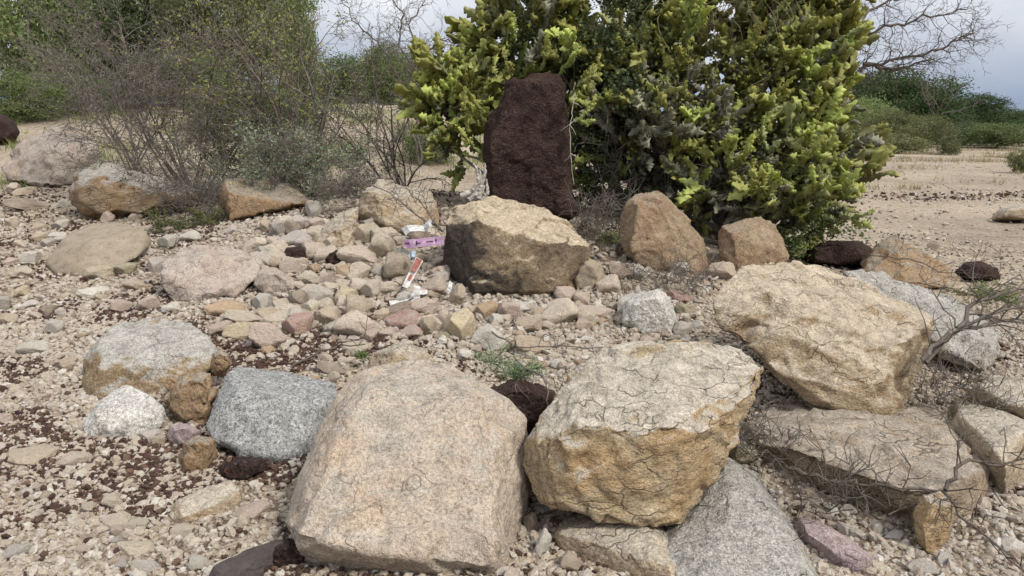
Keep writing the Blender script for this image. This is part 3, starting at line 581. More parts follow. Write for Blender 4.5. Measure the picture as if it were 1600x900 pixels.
for e in (
    (360, 362, 10, 9, 'w', 'small white stone below the left corner of the brown flat topped boulder'),
    (295, 371, 18, 10, 'w', 'white stone above the broad flat pinkish boulder'),
    (263, 380, 15, 12, 'g', 'grey stone left of a white one above the broad flat boulder'),
    (218, 393, 16, 13, 'w', 'rounded white stone on the right shoulder of the olive dome'),
    (196, 422, 22, 10, 'm', 'dark greenish flat stone at the foot of the olive dome'),
    (155, 428, 21, 13, 't', 'tan rounded stone stuck to the front of the olive dome'),
    (243, 416, 14, 16, 'g', 'grey stone leaning on the left end of the broad flat boulder'),
    (215, 447, 18, 10, 't', 'oval tan stone left of the broad flat boulder'),
    (235, 476, 19, 13, 'p', 'pink stone behind the grey and brown boulder'),
    (192, 480, 15, 12, 'p', 'dusty pink stone left of another pink stone behind the grey boulder'),
    (266, 483, 15, 11, 'w', 'pinkish white stone just above the grey and brown boulder'),
    (148, 455, 24, 9, 'w', 'flat bright white stone lying left of the rubble'),
    (36, 427, 17, 9, 'c', 'flat cream stone near the left edge beside dark grit'),
    (48, 404, 15, 12, 'w', 'white upright stone left of the olive dome'),
    (350, 485, 34, 13, 'o', 'orange tan slab stone under the broad flat boulder'),
    (386, 498, 32, 11, 'c', 'flat cream slab stone right of the grey and brown boulder'),
    (390, 520, 38, 15, 'y', 'long yellowish stone sloping towards the grey boulder'),
    (345, 515, 17, 12, 'p', 'pinkish stone at the right shoulder of the grey boulder'),
    (411, 474, 17, 14, 'g', 'grey stone under the split wedge of flat rock'),
    (437, 481, 14, 16, 'c', 'cream block between a grey stone and a dark one'),
    (468, 469, 18, 23, 'd', 'dark rounded upright stone in the middle of the rubble'),
    (502, 464, 19, 15, 'g', 'rounded grey stone right of the dark upright stone'),
    (540, 460, 18, 18, 'y', 'yellow stone with an orange side in the middle of the rubble'),
    (436, 462, 11, 8, 'c', 'little cream stone below the tip of the split wedge'),
    (488, 438, 18, 14, 'c', 'cream stone above the rounded grey stone'),
    (463, 417, 22, 15, 'p', 'pinkish grey stone below the squared dark block'),
    (433, 412, 14, 9, 't', 'small tan stone left of a pinkish grey one'),
    (420, 395, 20, 11, 'g', 'flat grey stone left of the squared dark block'),
    (466, 347, 21, 14, 'g', 'grey stone under the overhang of the brown flat topped boulder'),
    (490, 327, 13, 15, 'g', 'upright grey stone at the right tip of the brown flat topped boulder'),
    (492, 351, 13, 9, 'c', 'small cream stone beside the three sided rock'),
    (435, 359, 13, 15, 'g', 'upright grey stone below the brown flat topped boulder'),
    (417, 354, 11, 14, 't', 'narrow tan stone left of an upright grey one below the brown boulder'),
    (460, 376, 28, 13, 'g', 'long grey stone left of the three sided rock'),
    (506, 399, 11, 13, 'c', 'cream stone between the squared dark block and the pitted lump'),
    (491, 420, 10, 8, 'o', 'small orange stone under the squared dark block'),
    (558, 401, 29, 18, 'c', 'big cream stone below the pale streaked boulder'),
    (600, 386, 22, 24, 'c', 'pointed pale stone left of the lilac strip'),
    (570, 366, 21, 18, 't', 'rough tan stone at the left foot of the pale streaked boulder'),
    (541, 424, 14, 13, 'o', 'orange brown round stone below the big cream stone'),
    (567, 419, 12, 8, 'b', 'small black stone right of the orange brown round stone'),
    (590, 427, 10, 10, 'g', 'small bluish white stone right of the small black stone'),
    (621, 421, 27, 23, 'd', 'porous brown grey stone left of the red and white strip'),
    (627, 400, 17, 11, 'w', 'whitish stone under the left end of the lilac strip'),
    (582, 455, 18, 16, 'c', 'cream stone above the long white strip'),
    (614, 452, 12, 10, 'c', 'small cream stone at the foot of the red and white strip'),
    (557, 482, 22, 19, 't', 'tan stone below the yellow one in the rubble'),
    (514, 493, 23, 20, 't', 'tan stone between a dark upright stone and a big cream one'),
    (467, 511, 27, 19, 'r', 'dark red and pink stone in the rubble'),
    (437, 498, 22, 11, 'c', 'cream stone behind the dark red and pink stone'),
    (563, 512, 36, 24, 'c', 'largest cream stone of the rubble, behind the big foreground boulder'),
    (601, 490, 17, 12, 't', 'tan stone right of the largest cream stone'),
    (630, 504, 32, 17, 'r', 'pinkish red flat stone below the standing white strip'),
    (670, 509, 16, 21, 't', 'upright tan stone right of the pinkish red flat one'),
    (717, 511, 24, 28, 'y', 'yellow angular stone below the left end of the black streaked boulder'),
    (716, 464, 16, 17, 't', 'tan stone propping the left end of the black streaked boulder'),
    (758, 487, 19, 17, 'o', 'orange red block under the black streaked boulder'),
    (797, 488, 20, 16, 'p', 'pinkish stone right of the orange red block'),
    (829, 481, 13, 11, 'w', 'white stone just under the black streaked boulder'),
    (873, 493, 31, 21, 'c', 'big cream block right below the black streaked boulder'),
    (826, 508, 21, 15, 't', 'tan stone left of the big cream block'),
    (883, 459, 18, 16, 'p', 'pinkish tan stone at the right foot of the black streaked boulder'),
    (909, 469, 14, 13, 'p', 'smaller pink stone right of the pinkish tan stone'),
    (927, 489, 29, 11, 'p', 'flat pinkish stone right of the big cream block'),
    (928, 500, 20, 5, 'o', 'thin orange slab stone under the flat pinkish stone'),
    (948, 448, 20, 18, 'c', 'round cream stone left of the cream white boulder'),
    (979, 449, 13, 11, 'c', 'small cream stone at the top of the cream white boulder'),
    (956, 480, 11, 7, 't', 'little tan stone left of the cream white boulder'),
    (968, 428, 19, 13, 'd', 'grey brown stone above the round cream stone'),
    (1000, 428, 13, 15, 'w', 'white stone below the rusty pointed boulder'),
    (1047, 408, 16, 10, 'w', 'white stone lying against the front of the rusty pointed boulder'),
    (1066, 421, 16, 15, 'w', 'lower of two white stones against the rusty pointed boulder'),
    (922, 353, 14, 13, 'p', 'pink tan stone right of the purplish round lump'),
    (898, 351, 10, 7, 'c', 'small cream stone behind the black streaked boulder'),
    (980, 480, 14, 20, 'w', 'white upright stone leaning on the left side of the cream white boulder'),
    (982, 498, 8, 9, 'd', 'dark small pebble in front of the cream white boulder'),
    (1060, 466, 20, 9, 'r', 'reddish flat stone right of the cream white boulder'),
    (1068, 485, 15, 13, 'm', 'olive grey stone left of the large cream topped boulder'),
    (1065, 513, 17, 15, 'g', 'grey stone between cream white boulder and ochre boulder'),
    (1128, 425, 20, 17, 't', 'tan stone between the two brown boulders under the cactus'),
    (421, 530, 29, 23, 'p', 'pinkish tan block above the blue grey block'),
    (420, 547, 11, 8, 'o', 'orange brown pebble on the pinkish tan block'),
    (520, 579, 24, 11, 'd', 'dark purplish flat stone behind the blue grey block'),
    (556, 541, 20, 11, 'c', 'cream flat stone left of the buff rock behind the foreground boulder'),
    (690, 526, 14, 8, 'm', 'mossy yellow flat stone right of the upright tan stone'),
    (759, 532, 30, 21, 'w', 'pinkish white stone above the green sprig'),
    (830, 543, 29, 16, 't', 'buff stone above the hollow between the front boulders'),
    (842, 571, 15, 7, 'o', 'orange flat stone beside the green sprig'),
    (874, 570, 12, 8, 'w', 'small white stone left of the ochre boulder'),
    (906, 567, 10, 7, 'o', 'small orange stone left of the ochre boulder'),
    (935, 545, 13, 7, 'w', 'white stone behind the top of the ochre boulder'),
    (920, 531, 14, 7, 'w', 'white flat stone below the flat pinkish stone'),
    (115, 717, 24, 15, 'c', 'cream block in the gravel below the white wedge boulder'),
    (177, 785, 13, 14, 'c', 'upper of two touching pale stones in the left gravel'),
    (183, 812, 19, 15, 'c', 'lower of two touching pale stones in the left gravel'),
    (211, 856, 29, 13, 'c', 'long cream stone in the left foreground gravel'),
    (217, 834, 14, 9, 'c', 'small cream stone touching the long cream one'),
    (230, 887, 22, 11, 'w', 'white flat stone at the bottom edge of the left gravel'),
    (187, 883, 13, 9, 'g', 'grey stone left of the white flat stone at the bottom edge'),
    (287, 832, 18, 12, 'c', 'cream angular stone below the stubby log shaped stone'),
    (392, 803, 28, 14, 'p', 'pinkish grey stone right of the stubby log shaped stone'),
    (310, 881, 19, 12, 'g', 'grey stone left of the weathered log'),
    (251, 690, 10, 10, 't', 'small tan stone right of the white wedge boulder'),
    (55, 714, 44, 15, 't', 'long flat tan stone in the left gravel'),
    (131, 858, 13, 8, 'p', 'pink flat pebble in the left foreground gravel'),
    (26, 860, 27, 14, 'g', 'grey flat stone near the lower left corner'),
    (10, 838, 14, 8, 'c', 'cream stone above the grey flat stone in the corner'),
    (52, 545, 21, 13, 'w', 'bright white stone left of the grey and brown boulder'),
    (82, 513, 18, 12, 'g', 'pale rough stone above the bright white one at left'),
    (105, 569, 17, 9, 't', 'tan flat stone left of the grey and brown boulder'),
    (97, 490, 8, 9, 'w', 'very white pebble above the pale rough stone'),
    (75, 487, 16, 9, 'd', 'dark brown stone left of the very white pebble'),
    (42, 478, 17, 7, 'w', 'flat white stone at left above dark grit'),
    (5, 476, 14, 13, 'g', 'grey stone cut by the left edge'),
    (10, 500, 17, 11, 't', 'tan stone below the grey one at the left edge'),
    (35, 457, 10, 10, 'y', 'yellow brown block near the left edge'),
    (1158, 711, 24, 18, 'm', 'olive round stone right of the ochre boulder'),
    (1320, 826, 13, 13, 'w', 'white pebble behind the mauve log shaped stone'),
    (1396, 840, 17, 9, 'g', 'pale grey stone left of the upright pointed stone'),
    (1586, 748, 17, 12, 'p', 'pink stone cut by the right edge'),
    (1580, 851, 20, 16, 'w', 'white stone near the lower right corner'),
    (849, 846, 11, 28, 'w', 'narrow white stone standing between the two front boulders'),
    (893, 880, 17, 18, 't', 'tan round stone in front of the low buff slab'),
    (1253, 748, 12, 6, 't', 'thin tan stone under the thorny fallen branch'),
    (1422, 661, 11, 7, 'c', 'cream chip on the low brown ledge'),
    (1440, 890, 24, 12, 'g', 'grey white stone at the bottom right'),
    (832, 815, 12, 20, 'd', 'dark grey stone in the gap between the two front boulders'),
    (40, 300, 16, 8, 't', 'flat tan stone below the pinkish boulder at far left'),
    (20, 296, 14, 9, 'c', 'cream stone under the pinkish boulder at far left'),
    (97, 352, 15, 8, 'g', 'grey stone left of the olive dome top'),
    (98, 320, 11, 8, 'g', 'grey stone touching the left end of the long orange boulder'),
    (45, 322, 30, 10, 'd', 'dark flat stone in the far left gravel'),
    (90, 370, 12, 8, 'w', 'white stone on the left slope of the olive dome'),
    (505, 372, 16, 10, 't', 'tan stone on the left slope of the three sided rock'),
    (1452, 405, 12, 8, 'c', 'pale stone right of the pyramid shaped rock'),
    (1495, 455, 16, 9, 't', 'tan stone above the tilted grey slab'),
    (655, 360, 26, 10, 'c', 'cream stone under the white plastic bag'),
):
    stone(*e)
# the remaining cobbles: told apart by colour and by the landmark they lie next to
LAND = [(405, 372, 'the narrow tan stone'), (395, 395, 'the flat grey stone'), (800, 390, 'the black streaked boulder'), (660, 378, 'the lilac strip'), (470, 397, 'the squared dark block'), (520, 404, 'the round pitted lump'), (650, 462, 'the standing white strip'), (644, 426, 'the red and white strip'),
        (468, 469, 'the dark upright stone'), (467, 511, 'the dark red stone'), (563, 512, 'the largest cream stone'), (630, 504, 'the pinkish red flat stone'), (717, 511, 'the yellow angular stone'), (758, 487, 'the orange red block'),
        (873, 493, 'the big cream block'), (1014, 487, 'the cream white boulder'), (541, 424, 'the orange brown round stone'), (558, 401, 'the big cream stone below the streaked boulder'), (621, 421, 'the porous brown grey stone'), (520, 360, 'the three sided rock'),
        (412, 312, 'the brown flat topped boulder'), (330, 425, 'the broad flat pinkish boulder'), (430, 440, 'the split wedge of rock'), (150, 390, 'the olive dome'), (200, 300, 'the long orange boulder'), (148, 455, 'the flat bright white stone'),
        (235, 560, 'the grey and brown boulder'), (195, 645, 'the white wedge boulder'), (322, 785, 'the stubby log shaped stone'), (180, 800, 'the two touching pale stones'), (211, 856, 'the long cream stone'), (55, 714, 'the long flat tan stone'), (115, 717, 'the cream block'),
        (420, 645, 'the blue grey block'), (1300, 850, 'the mauve stone'), (1458, 818, 'the upright pointed stone'), (1400, 720, 'the low brown ledge'), (421, 530, 'the pinkish tan block'), (52, 545, 'the bright white stone'), (75, 487, 'the dark brown stone'), (36, 427, 'the flat cream stone'),
        (1425, 410, 'the pyramid shaped rock'), (1525, 425, 'the dark lump beyond the twigs'), (1580, 335, 'the sandy boulder on the plain'), (830, 543, 'the buff stone'), (759, 532, 'the pinkish white stone'), (1000, 600, 'the ochre boulder'), (26, 860, 'the grey flat corner stone'), (1580, 851, 'the white corner stone')]
CN = {'w': 'white', 'c': 'cream', 't': 'tan', 'y': 'yellow', 'o': 'orange', 'p': 'pink', 'r': 'red', 'g': 'grey', 'd': 'dark brown', 'm': 'olive'}
USED = set()
def fill(n, region, rmin, rmax, cols, group, seed):
    rnd = random.Random(seed)
    for k in range(n):
        x = rnd.uniform(region[0], region[2]); y = rnd.uniform(region[1], region[3]); r = rmin + (rmax - rmin) * rnd.random() ** 2; c = rnd.choice(cols)
        lx, ly, ln = min(LAND, key=lambda l: (l[0] - x) ** 2 + 2.2 * (l[1] - y) ** 2)
        dx, dy = x - lx, (y - ly) * 1.4
        w = ('right of' if dx > 0 else 'left of') if abs(dx) > abs(dy) else ('below' if dy > 0 else 'behind')
        q = 1.25 if abs(r - rmin) > .45 * (rmax - rmin) else 1
        lab = ('small ' if q > 1 else 'tiny ') + CN[c] + ' stone ' + w + ' ' + ln
        if lab in USED:
            for l2 in sorted(LAND, key=lambda l: (l[0] - x) ** 2 + 2.2 * (l[1] - y) ** 2)[1:4]:
                t_ = lab + ', towards ' + l2[2]
                if t_ not in USED and len(t_.split()) <= 16: lab = t_; break
        USED.add(lab)
        stone(x, y, r * rnd.uniform(1, 1.4), r * rnd.uniform(.65, .95), c, lab, group)
fill(130, (400, 345, 695, 535), 9, 19, 'cccptgpcdc', 'small stones of the rubble', 3)
fill(44, (700, 474, 1090, 565), 6, 15, 'cctwpt', 'small stones of the rubble', 4)
fill(26, (10, 310, 250, 520), 5, 12, 'cctwgpt', 'small stones in the left gravel', 5)
fill(18, (0, 540, 310, 890), 7, 14, 'cwtgp', 'small stones in the left gravel', 6)
fill(14, (1240, 790, 1600, 895), 7, 13, 'cwtg', 'small stones in the right gravel', 8)
fill(12, (420, 540, 560, 600), 6, 11, 'cwto', 'small stones of the rubble', 9)
fill(10, (1340, 290, 1600, 460), 3, 8, 'ctwd', 'small stones on the plain', 11)

# ------------------------------------------------------------------ gravel (uncountable)
def pebble_tree(mat):
    """node group: each point becomes one of eight rough pebbles"""
    ng = bpy.data.node_groups.new('pebbles', 'GeometryNodeTree'); N = ng.nodes; lk = ng.links.new
    ng.interface.new_socket('Geometry', in_out='INPUT', socket_type='NodeSocketGeometry'); ng.interface.new_socket('Geometry', in_out='OUTPUT', socket_type='NodeSocketGeometry')
    gi, go = N.new('NodeGroupInput'), N.new('NodeGroupOutput'); gti = N.new('GeometryNodeGeometryToInstance')
    pos = N.new('GeometryNodeInputPosition')
    for k in range(8):
        ic = N.new('GeometryNodeMeshIcoSphere'); ic.inputs['Radius'].default_value = 1; ic.inputs['Subdivisions'].default_value = 2
        add = N.new('ShaderNodeVectorMath'); add.operation = 'ADD'; add.inputs[1].default_value = (k * 7.3, k * 3.1, k * 5.7); lk(pos.outputs[0], add.inputs[0])
        nt = N.new('ShaderNodeTexNoise'); nt.inputs['Scale'].default_value = .95; nt.inputs['Detail'].default_value = 3; nt.inputs['Roughness'].default_value = .65; lk(add.outputs[0], nt.inputs['Vector'])
        sub = N.new('ShaderNodeVectorMath'); sub.operation = 'SUBTRACT'; sub.inputs[1].default_value = (.5, .5, .5); lk(nt.outputs['Color'], sub.inputs[0])
        sc = N.new('ShaderNodeVectorMath'); sc.operation = 'SCALE'; sc.inputs['Scale'].default_value = 1.9; lk(sub.outputs[0], sc.inputs[0])
        sp = N.new('GeometryNodeSetPosition'); lk(ic.outputs['Mesh'], sp.inputs['Geometry']); lk(sc.outputs[0], sp.inputs['Offset'])
        ss = N.new('GeometryNodeSetShadeSmooth'); ss.inputs['Shade Smooth'].default_value = False; lk(sp.outputs[0], ss.inputs[0])
        sm = N.new('GeometryNodeSetMaterial'); sm.inputs['Material'].default_value = mat; lk(ss.outputs[0], sm.inputs[0]); lk(sm.outputs[0], gti.inputs[0])
    m2p = N.new('GeometryNodeMeshToPoints'); iop = N.new('GeometryNodeInstanceOnPoints'); iop.inputs['Pick Instance'].default_value = True
    def attr(nm, ty):
        a = N.new('GeometryNodeInputNamedAttribute'); a.data_type = ty; a.inputs['Name'].default_value = nm; return a.outputs['Attribute']
    e2r = N.new('FunctionNodeEulerToRotation'); lk(attr('turn', 'FLOAT_VECTOR'), e2r.inputs[0])
    lk(gi.outputs[0], m2p.inputs[0]); lk(m2p.outputs[0], iop.inputs['Points']); lk(gti.outputs[0], iop.inputs['Instance'])
    lk(attr('pick', 'INT'), iop.inputs['Instance Index']); lk(e2r.outputs[0], iop.inputs['Rotation']); lk(attr('size', 'FLOAT_VECTOR'), iop.inputs['Scale']); lk(iop.outputs[0], go.inputs[0])
    return ng
PT = {}
def gravel(name, label, mat, pts, rad, seed):
    rng = np.random.default_rng(seed); n = len(pts); me = bpy.data.meshes.new(name); me.vertices.add(n); me.vertices.foreach_set('co', np.asarray(pts, np.float32).ravel())
    turn = np.stack([rng.normal(0, .45, n), rng.normal(0, .45, n), rng.uniform(0, 6.283, n)], 1)
    size = rng.uniform(.55, 1.3, (n, 3)) * np.array([1, 1, .72]) * np.asarray(rad)[:, None]
    me.attributes.new('turn', 'FLOAT_VECTOR', 'POINT').data.foreach_set('vector', turn.astype(np.float32).ravel())
    me.attributes.new('size', 'FLOAT_VECTOR', 'POINT').data.foreach_set('vector', size.astype(np.float32).ravel())
    me.attributes.new('pick', 'INT', 'POINT').data.foreach_set('value', rng.integers(0, 8, n).astype(np.int32))
    me.update(); o = obj(name, me, mat)
    if mat.name not in PT: PT[mat.name] = pebble_tree(mat)
    o.modifiers.new('pebbles', 'NODES').node_group = PT[mat.name]
    return tag(o, label, 'gravel', kind='stuff')
def scatter(n, x0, x1, y0, y1, dens):
    out = []
    while len(out) < n:
        x = random.uniform(x0, x1); y = random.uniform(y0, y1)
        if abs(x) > .74 * y + .35: continue
        if random.random() < dens(x, y): out.append((x, y))
    return out
def rubble_w(x, y):              # how stony the ground is
    n = .5 + .5 * noise.noise(Vector((x * 1.1, y * 1.1, 9.0)))
    left = sstep(-.5, -1.3, x + .15 * (y - 2)); right = sstep(.6, 1.2, x)
    near = 1 - .7 * sstep(4, 9, y)
    return min(1, (.25 + .9 * max(left, right * sstep(4.2, 3.0, y), .5 * sstep(6.5, 5.5, y))) * near * (.4 + .9 * n))
def lat_w(x, y):
    n = noise.fractal(Vector((x * 1.5, y * 1.5, 4.0)), .9, 2.1, 4)
    return (sstep(-.02, .2, n) + .03) * (.12 + .88 * sstep(-.3, -1.1, x)) * (1 - .5 * sstep(6, 10, y))
P1 = scatter(40000, -4.5, 4.5, 1.6, 5.2, rubble_w) + scatter(12000, -7, 6, 5, 10.5, rubble_w)
r1 = np.array([min(.034, .0062 + .0100 * random.random() ** 1.4 + .012 * random.random() ** 8 + .0012 * max(0, y - 3)) for x, y in P1])
P1 = np.array([(x, y, G(x, y) + r * .25) for (x, y), r in zip(P1, r1)])
P4 = []
while len(P4) < 1500:           # coarse rubble chips heaped between the cobbles
    h = hit(random.uniform(395, 1095), random.uniform(340, 560)); P4.append((h.x + random.gauss(0, .05), h.y + random.gauss(0, .1)))
r4 = np.array([random.uniform(.014, .036) for _ in P4]); P4 = np.array([(x, y, G(x, y) + r * random.uniform(.2, .7)) for (x, y), r in zip(P4, r4)])
P5 = scatter(1700, -4.5, 4.5, 1.7, 7.5, lambda x, y: rubble_w(x, y) ** 2)
r5 = np.array([random.uniform(.014, .030) for _ in P5]); P5 = np.array([(x, y, G(x, y) + r * random.uniform(.0, .4)) for (x, y), r in zip(P5, r5)])
gravel('coarse_gravel', 'coarse angular chips lying loose on the gravel', M['gravel'], P5, r5, 26)
gravel('rubble_chips', 'coarse pale chips heaped between the cobbles of the rubble', M['gravel'], P4, r4, 25)
gravel('gravel', 'pale angular gravel covering the soil round the boulders', M['gravel'], P1, r1, 21)
P2 = scatter(30000, -4.5, 4.5, 1.6, 5.2, lat_w) + scatter(7000, -7, 6, 5, 10.5, lat_w)
r2 = np.array([.004 + .007 * random.random() ** 1.5 + .008 * random.random() ** 10 + .0008 * max(0, y - 3) for x, y in P2])
P2 = np.array([(x, y, G(x, y) + r * .8) for (x, y), r in zip(P2, r2)])
gravel('laterite_gravel', 'dark red brown laterite grit lying in patches among the gravel', M['latgravel'], P2, r2, 22)
P3 = []
while len(P3) < 9000:            # far plain: loose stones and the reddish streak of grit
    x = random.uniform(2.5, 30); y = random.uniform(9, 32)
    st = math.exp(-((y - 15.2 - .12 * (x - 8) - .6 * noise.noise(Vector((x * .5, 0, 2)))) / .8) ** 2)
    if random.random() < .06 + .94 * st: P3.append((x, y, st))
r3 = np.array([.015 + .03 * random.random() ** 3 for _ in P3])
q = np.array([(x, y, G(x, y) + r * .3) for (x, y, s), r in zip(P3, r3)])
isl = np.array([random.random() < .62 * s for x, y, s in P3])
gravel('plain_gravel', 'scattered pale stones on the far sandy plain', M['gravel'], q[~isl], r3[~isl], 23)
gravel('plain_laterite_gravel', 'reddish brown streak of grit across the sandy plain', M['latgravel'], q[isl], r3[isl], 24)

# ------------------------------------------------------------------ twig and leaf builders
MINR = .0024
class Tubes:
    """collects tapered tube segments; builds one mesh"""
    def __init__(s): s.a = []; s.b = []; s.ra = []; s.rb = []
    def seg(s, p, q, r0, r1): s.a.append(p[:]); s.b.append(q[:]); s.ra.append(r0); s.rb.append(r1)
    def line(s, pts, r0, r1):
        n = len(pts) - 1
        for i in range(n): s.seg(pts[i], pts[i + 1], r0 + (r1 - r0) * i / n, r0 + (r1 - r0) * (i + 1) / n)
    def mesh(s, name, sides=4, base=Vector()):
        a = np.array(s.a) - np.array(base); b = np.array(s.b) - np.array(base); ra = np.array(s.ra)[:, None]; rb = np.array(s.rb)[:, None]
        d = b - a; d /= np.linalg.norm(d, axis=1, keepdims=True) + 1e-9
        up = np.where(np.abs(d[:, 2:3]) < .9, np.array([[0, 0, 1.]]), np.array([[1., 0, 0]]))
        u = np.cross(d, up); u /= np.linalg.norm(u, axis=1, keepdims=True) + 1e-9; w = np.cross(d, u)
        a = a - d * ra * .4; b = b + d * rb * .4
        V = []
        for c, r in ((a, ra), (b, rb)):
            for k in range(sides):
                t = 2 * math.pi * k / sides; V.append(c + r * (u * math.cos(t) + w * math.sin(t)))
        V = np.stack(V, 1); n = len(a); Fq = []
        for k in range(sides): Fq.append([k, (k + 1) % sides, sides + (k + 1) % sides, sides + k])
        Fa = np.array(Fq)[None] + (np.arange(n) * 2 * sides)[:, None, None]
        return mesh_np(name, V.reshape(-1, 3), Fa.reshape(-1, 4), True)

def rv(rnd, s=1.0): return Vector((rnd.gauss(0, s), rnd.gauss(0, s), rnd.gauss(0, s)))
def grow(T, rnd, p, d, length, r, lev, kink=.25, up=.08, nside=4, spread=.9, thorns=None, tips=None, step=None, ratio=.55):
    """a zig-zag limb that throws side limbs; last level carries thorns"""
    step = step or max(.05, length / (9 if lev > 1 else 5)); n = max(2, int(length / step)); d = d.normalized(); pts = [p.copy()]; dirs = []
    for i in range(n):
        d = (d + rv(rnd, kink) + Vector((0, 0, up))).normalized(); p = p + d * step; pts.append(p.copy()); dirs.append(d.copy())
    rend = r * .35
    for i in range(n): T.seg(pts[i], pts[i + 1], r + (rend - r) * i / n, r + (rend - r) * (i + 1) / n)
    if tips is not None and lev <= 1:
        for i in range(1, n + 1): tips.append((pts[i], dirs[i - 1]))
    if thorns is not None and lev <= 1:
        for i in range(n):
            if rnd.random() < .22:
                q = pts[i].lerp(pts[i + 1], rnd.random()); v = rv(rnd).normalized(); thorns.seg(q, q + v * rnd.uniform(.02, .055), .0022, .0006)
    if lev > 0:
        for k in range(nside):
            i = min(n - 1, int((.2 + .8 * (k + rnd.random()) / nside) * n)); f = 1 - .6 * i / n
            v = dirs[i].cross(rv(rnd)).normalized()
            grow(T, rnd, pts[i + 1] if i + 1 < len(pts) else pts[i], dirs[i] * (1 - spread * .45) + v * spread, length * ratio * f * rnd.uniform(.7, 1.3), max(MINR, (r + (rend - r) * i / n) * .6), lev - 1, kink, up, nside, spread, thorns, tips, None, ratio)

def leaves_mesh(name, C, size, rng, N=None, aspect=.5, flat=0.0, base=(0, 0, 0)):
    """small folded leaf blades, one island each; C centres, size per leaf"""
    n = len(C); C = np.asarray(C) - np.asarray(base); d = rng.normal(0, 1, (n, 3)); d[:, 2] *= (1 - flat)
    if N is not None: d = d * .7 + np.asarray(N)
    d /= np.linalg.norm(d, axis=1, keepdims=True); u = rng.normal(0, 1, (n, 3)); u[:, 2] *= .6
    w = np.cross(d, u); w /= np.linalg.norm(w, axis=1, keepdims=True) + 1e-9; nn = np.cross(w, d)
    s = np.asarray(size)[:, None] * rng.uniform(.6, 1.3, (n, 1))
    p0 = C - d * s * .5; p2 = C + d * s * .5; fold = nn * s * .12
    V = np.stack([p0, C + w * s * aspect * .5 + fold, p2, C - w * s * aspect * .5 + fold], 1)
    Fa = np.array([[0, 1, 2], [0, 2, 3]])[None] + (np.arange(n) * 4)[:, None, None]
    return mesh_np(name, V.reshape(-1, 3), Fa.reshape(-1, 3))

def crown_points(rng, lobes, nclump, nleaf, csize):
    """lobes: (centre, radii). clumps near the lobe surface, leaves gaussian about the clumps: gaps stay open"""
    wts = np.array([l[1][0] * l[1][2] for l in lobes]); wts = wts / wts.sum(); C = []; N = []
    for k in rng.choice(len(lobes), nclump, p=wts):
        c, r = lobes[k]; d = rng.normal(0, 1, 3); d /= np.linalg.norm(d); q = np.array(c) + d * np.array(r) * rng.uniform(.55, 1.05)
        m = int(nleaf * rng.uniform(.5, 1.5)); cs = csize * rng.uniform(.5, 1.4)
        C.append(q + rng.normal(0, 1, (m, 3)) * np.array([cs, cs, cs * .6])); N.append(np.repeat(d[None], m, 0))
    return np.concatenate(C), np.concatenate(N)

def tree_parts(seed, h, wid, leafm, nclump=150, nleaf=42, leaf=.10, trunk_h=.35, flat=.75, bushy=False):
    """meshes for a trunk with limbs and a crown, base at the origin"""
    rng = np.random.default_rng(seed); rnd = random.Random(seed); T = Tubes(); lobes = []
    th = h * trunk_h; nl = rnd.randint(7, 9) if not bushy else 13
    for k in range(nl):
        a = 6.283 * k / nl + rnd.uniform(-.4, .4); rr = wid * .5 * rnd.uniform(.25, .72); zz = th + (h - th) * rnd.uniform(.25, .82)
        if bushy: zz = h * (.14 + .66 * ((k * 5) % nl) / nl)
        c = Vector((math.cos(a) * rr, math.sin(a) * rr, zz)); R0 = wid * rnd.uniform(.17, .27)
        lobes.append((c, (R0, R0, R0 * flat)))
    lobes.append((Vector((0, 0, h * .78)), (wid * .26, wid * .26, h * .2)))
    top = Vector((rnd.uniform(-.1, .1) * wid, rnd.uniform(-.1, .1) * wid, th)); r = h * .022
    T.line([Vector((0, 0, -.3)), top * .5 + rv(rnd, .03 * h), top], r * 1.3, r)
    for c, rr in lobes:
        m = top.lerp(c, .5) + Vector((0, 0, .08 * h)) + rv(rnd, .03 * h); T.line([top, m, c], r * .6, r * .2)
        for _ in range(5): T.line([m.lerp(c, rnd.uniform(.3, 1)), c + Vector((rnd.uniform(-1, 1) * rr[0], rnd.uniform(-1, 1) * rr[1], rnd.uniform(-1, 1) * rr[2]))], r * .18, r * .06)
    C, N = crown_points(rng, lobes, nclump, nleaf, wid * .055)
    ok = C[:, 2] > .05 * h; C, N = C[ok], N[ok]
    return T.mesh('trunk', 5), leaves_mesh('crown', C, np.full(len(C), leaf), rng, N * .5, .55)
def plant_tree(name, label, cat, loc, parts, leafm, rz=0, sc=(1, 1, 1), group=None, trunk='trunk', crown='crown'):
    e = empty(name, loc); e.rotation_euler = (0, 0, rz); e.scale = sc; tag(e, label, cat, group)
    for nm, me, mt in ((trunk, parts[0], M['bark']), (crown, parts[1], M[leafm])):
        o = obj(nm, me, mt, e)
    return e

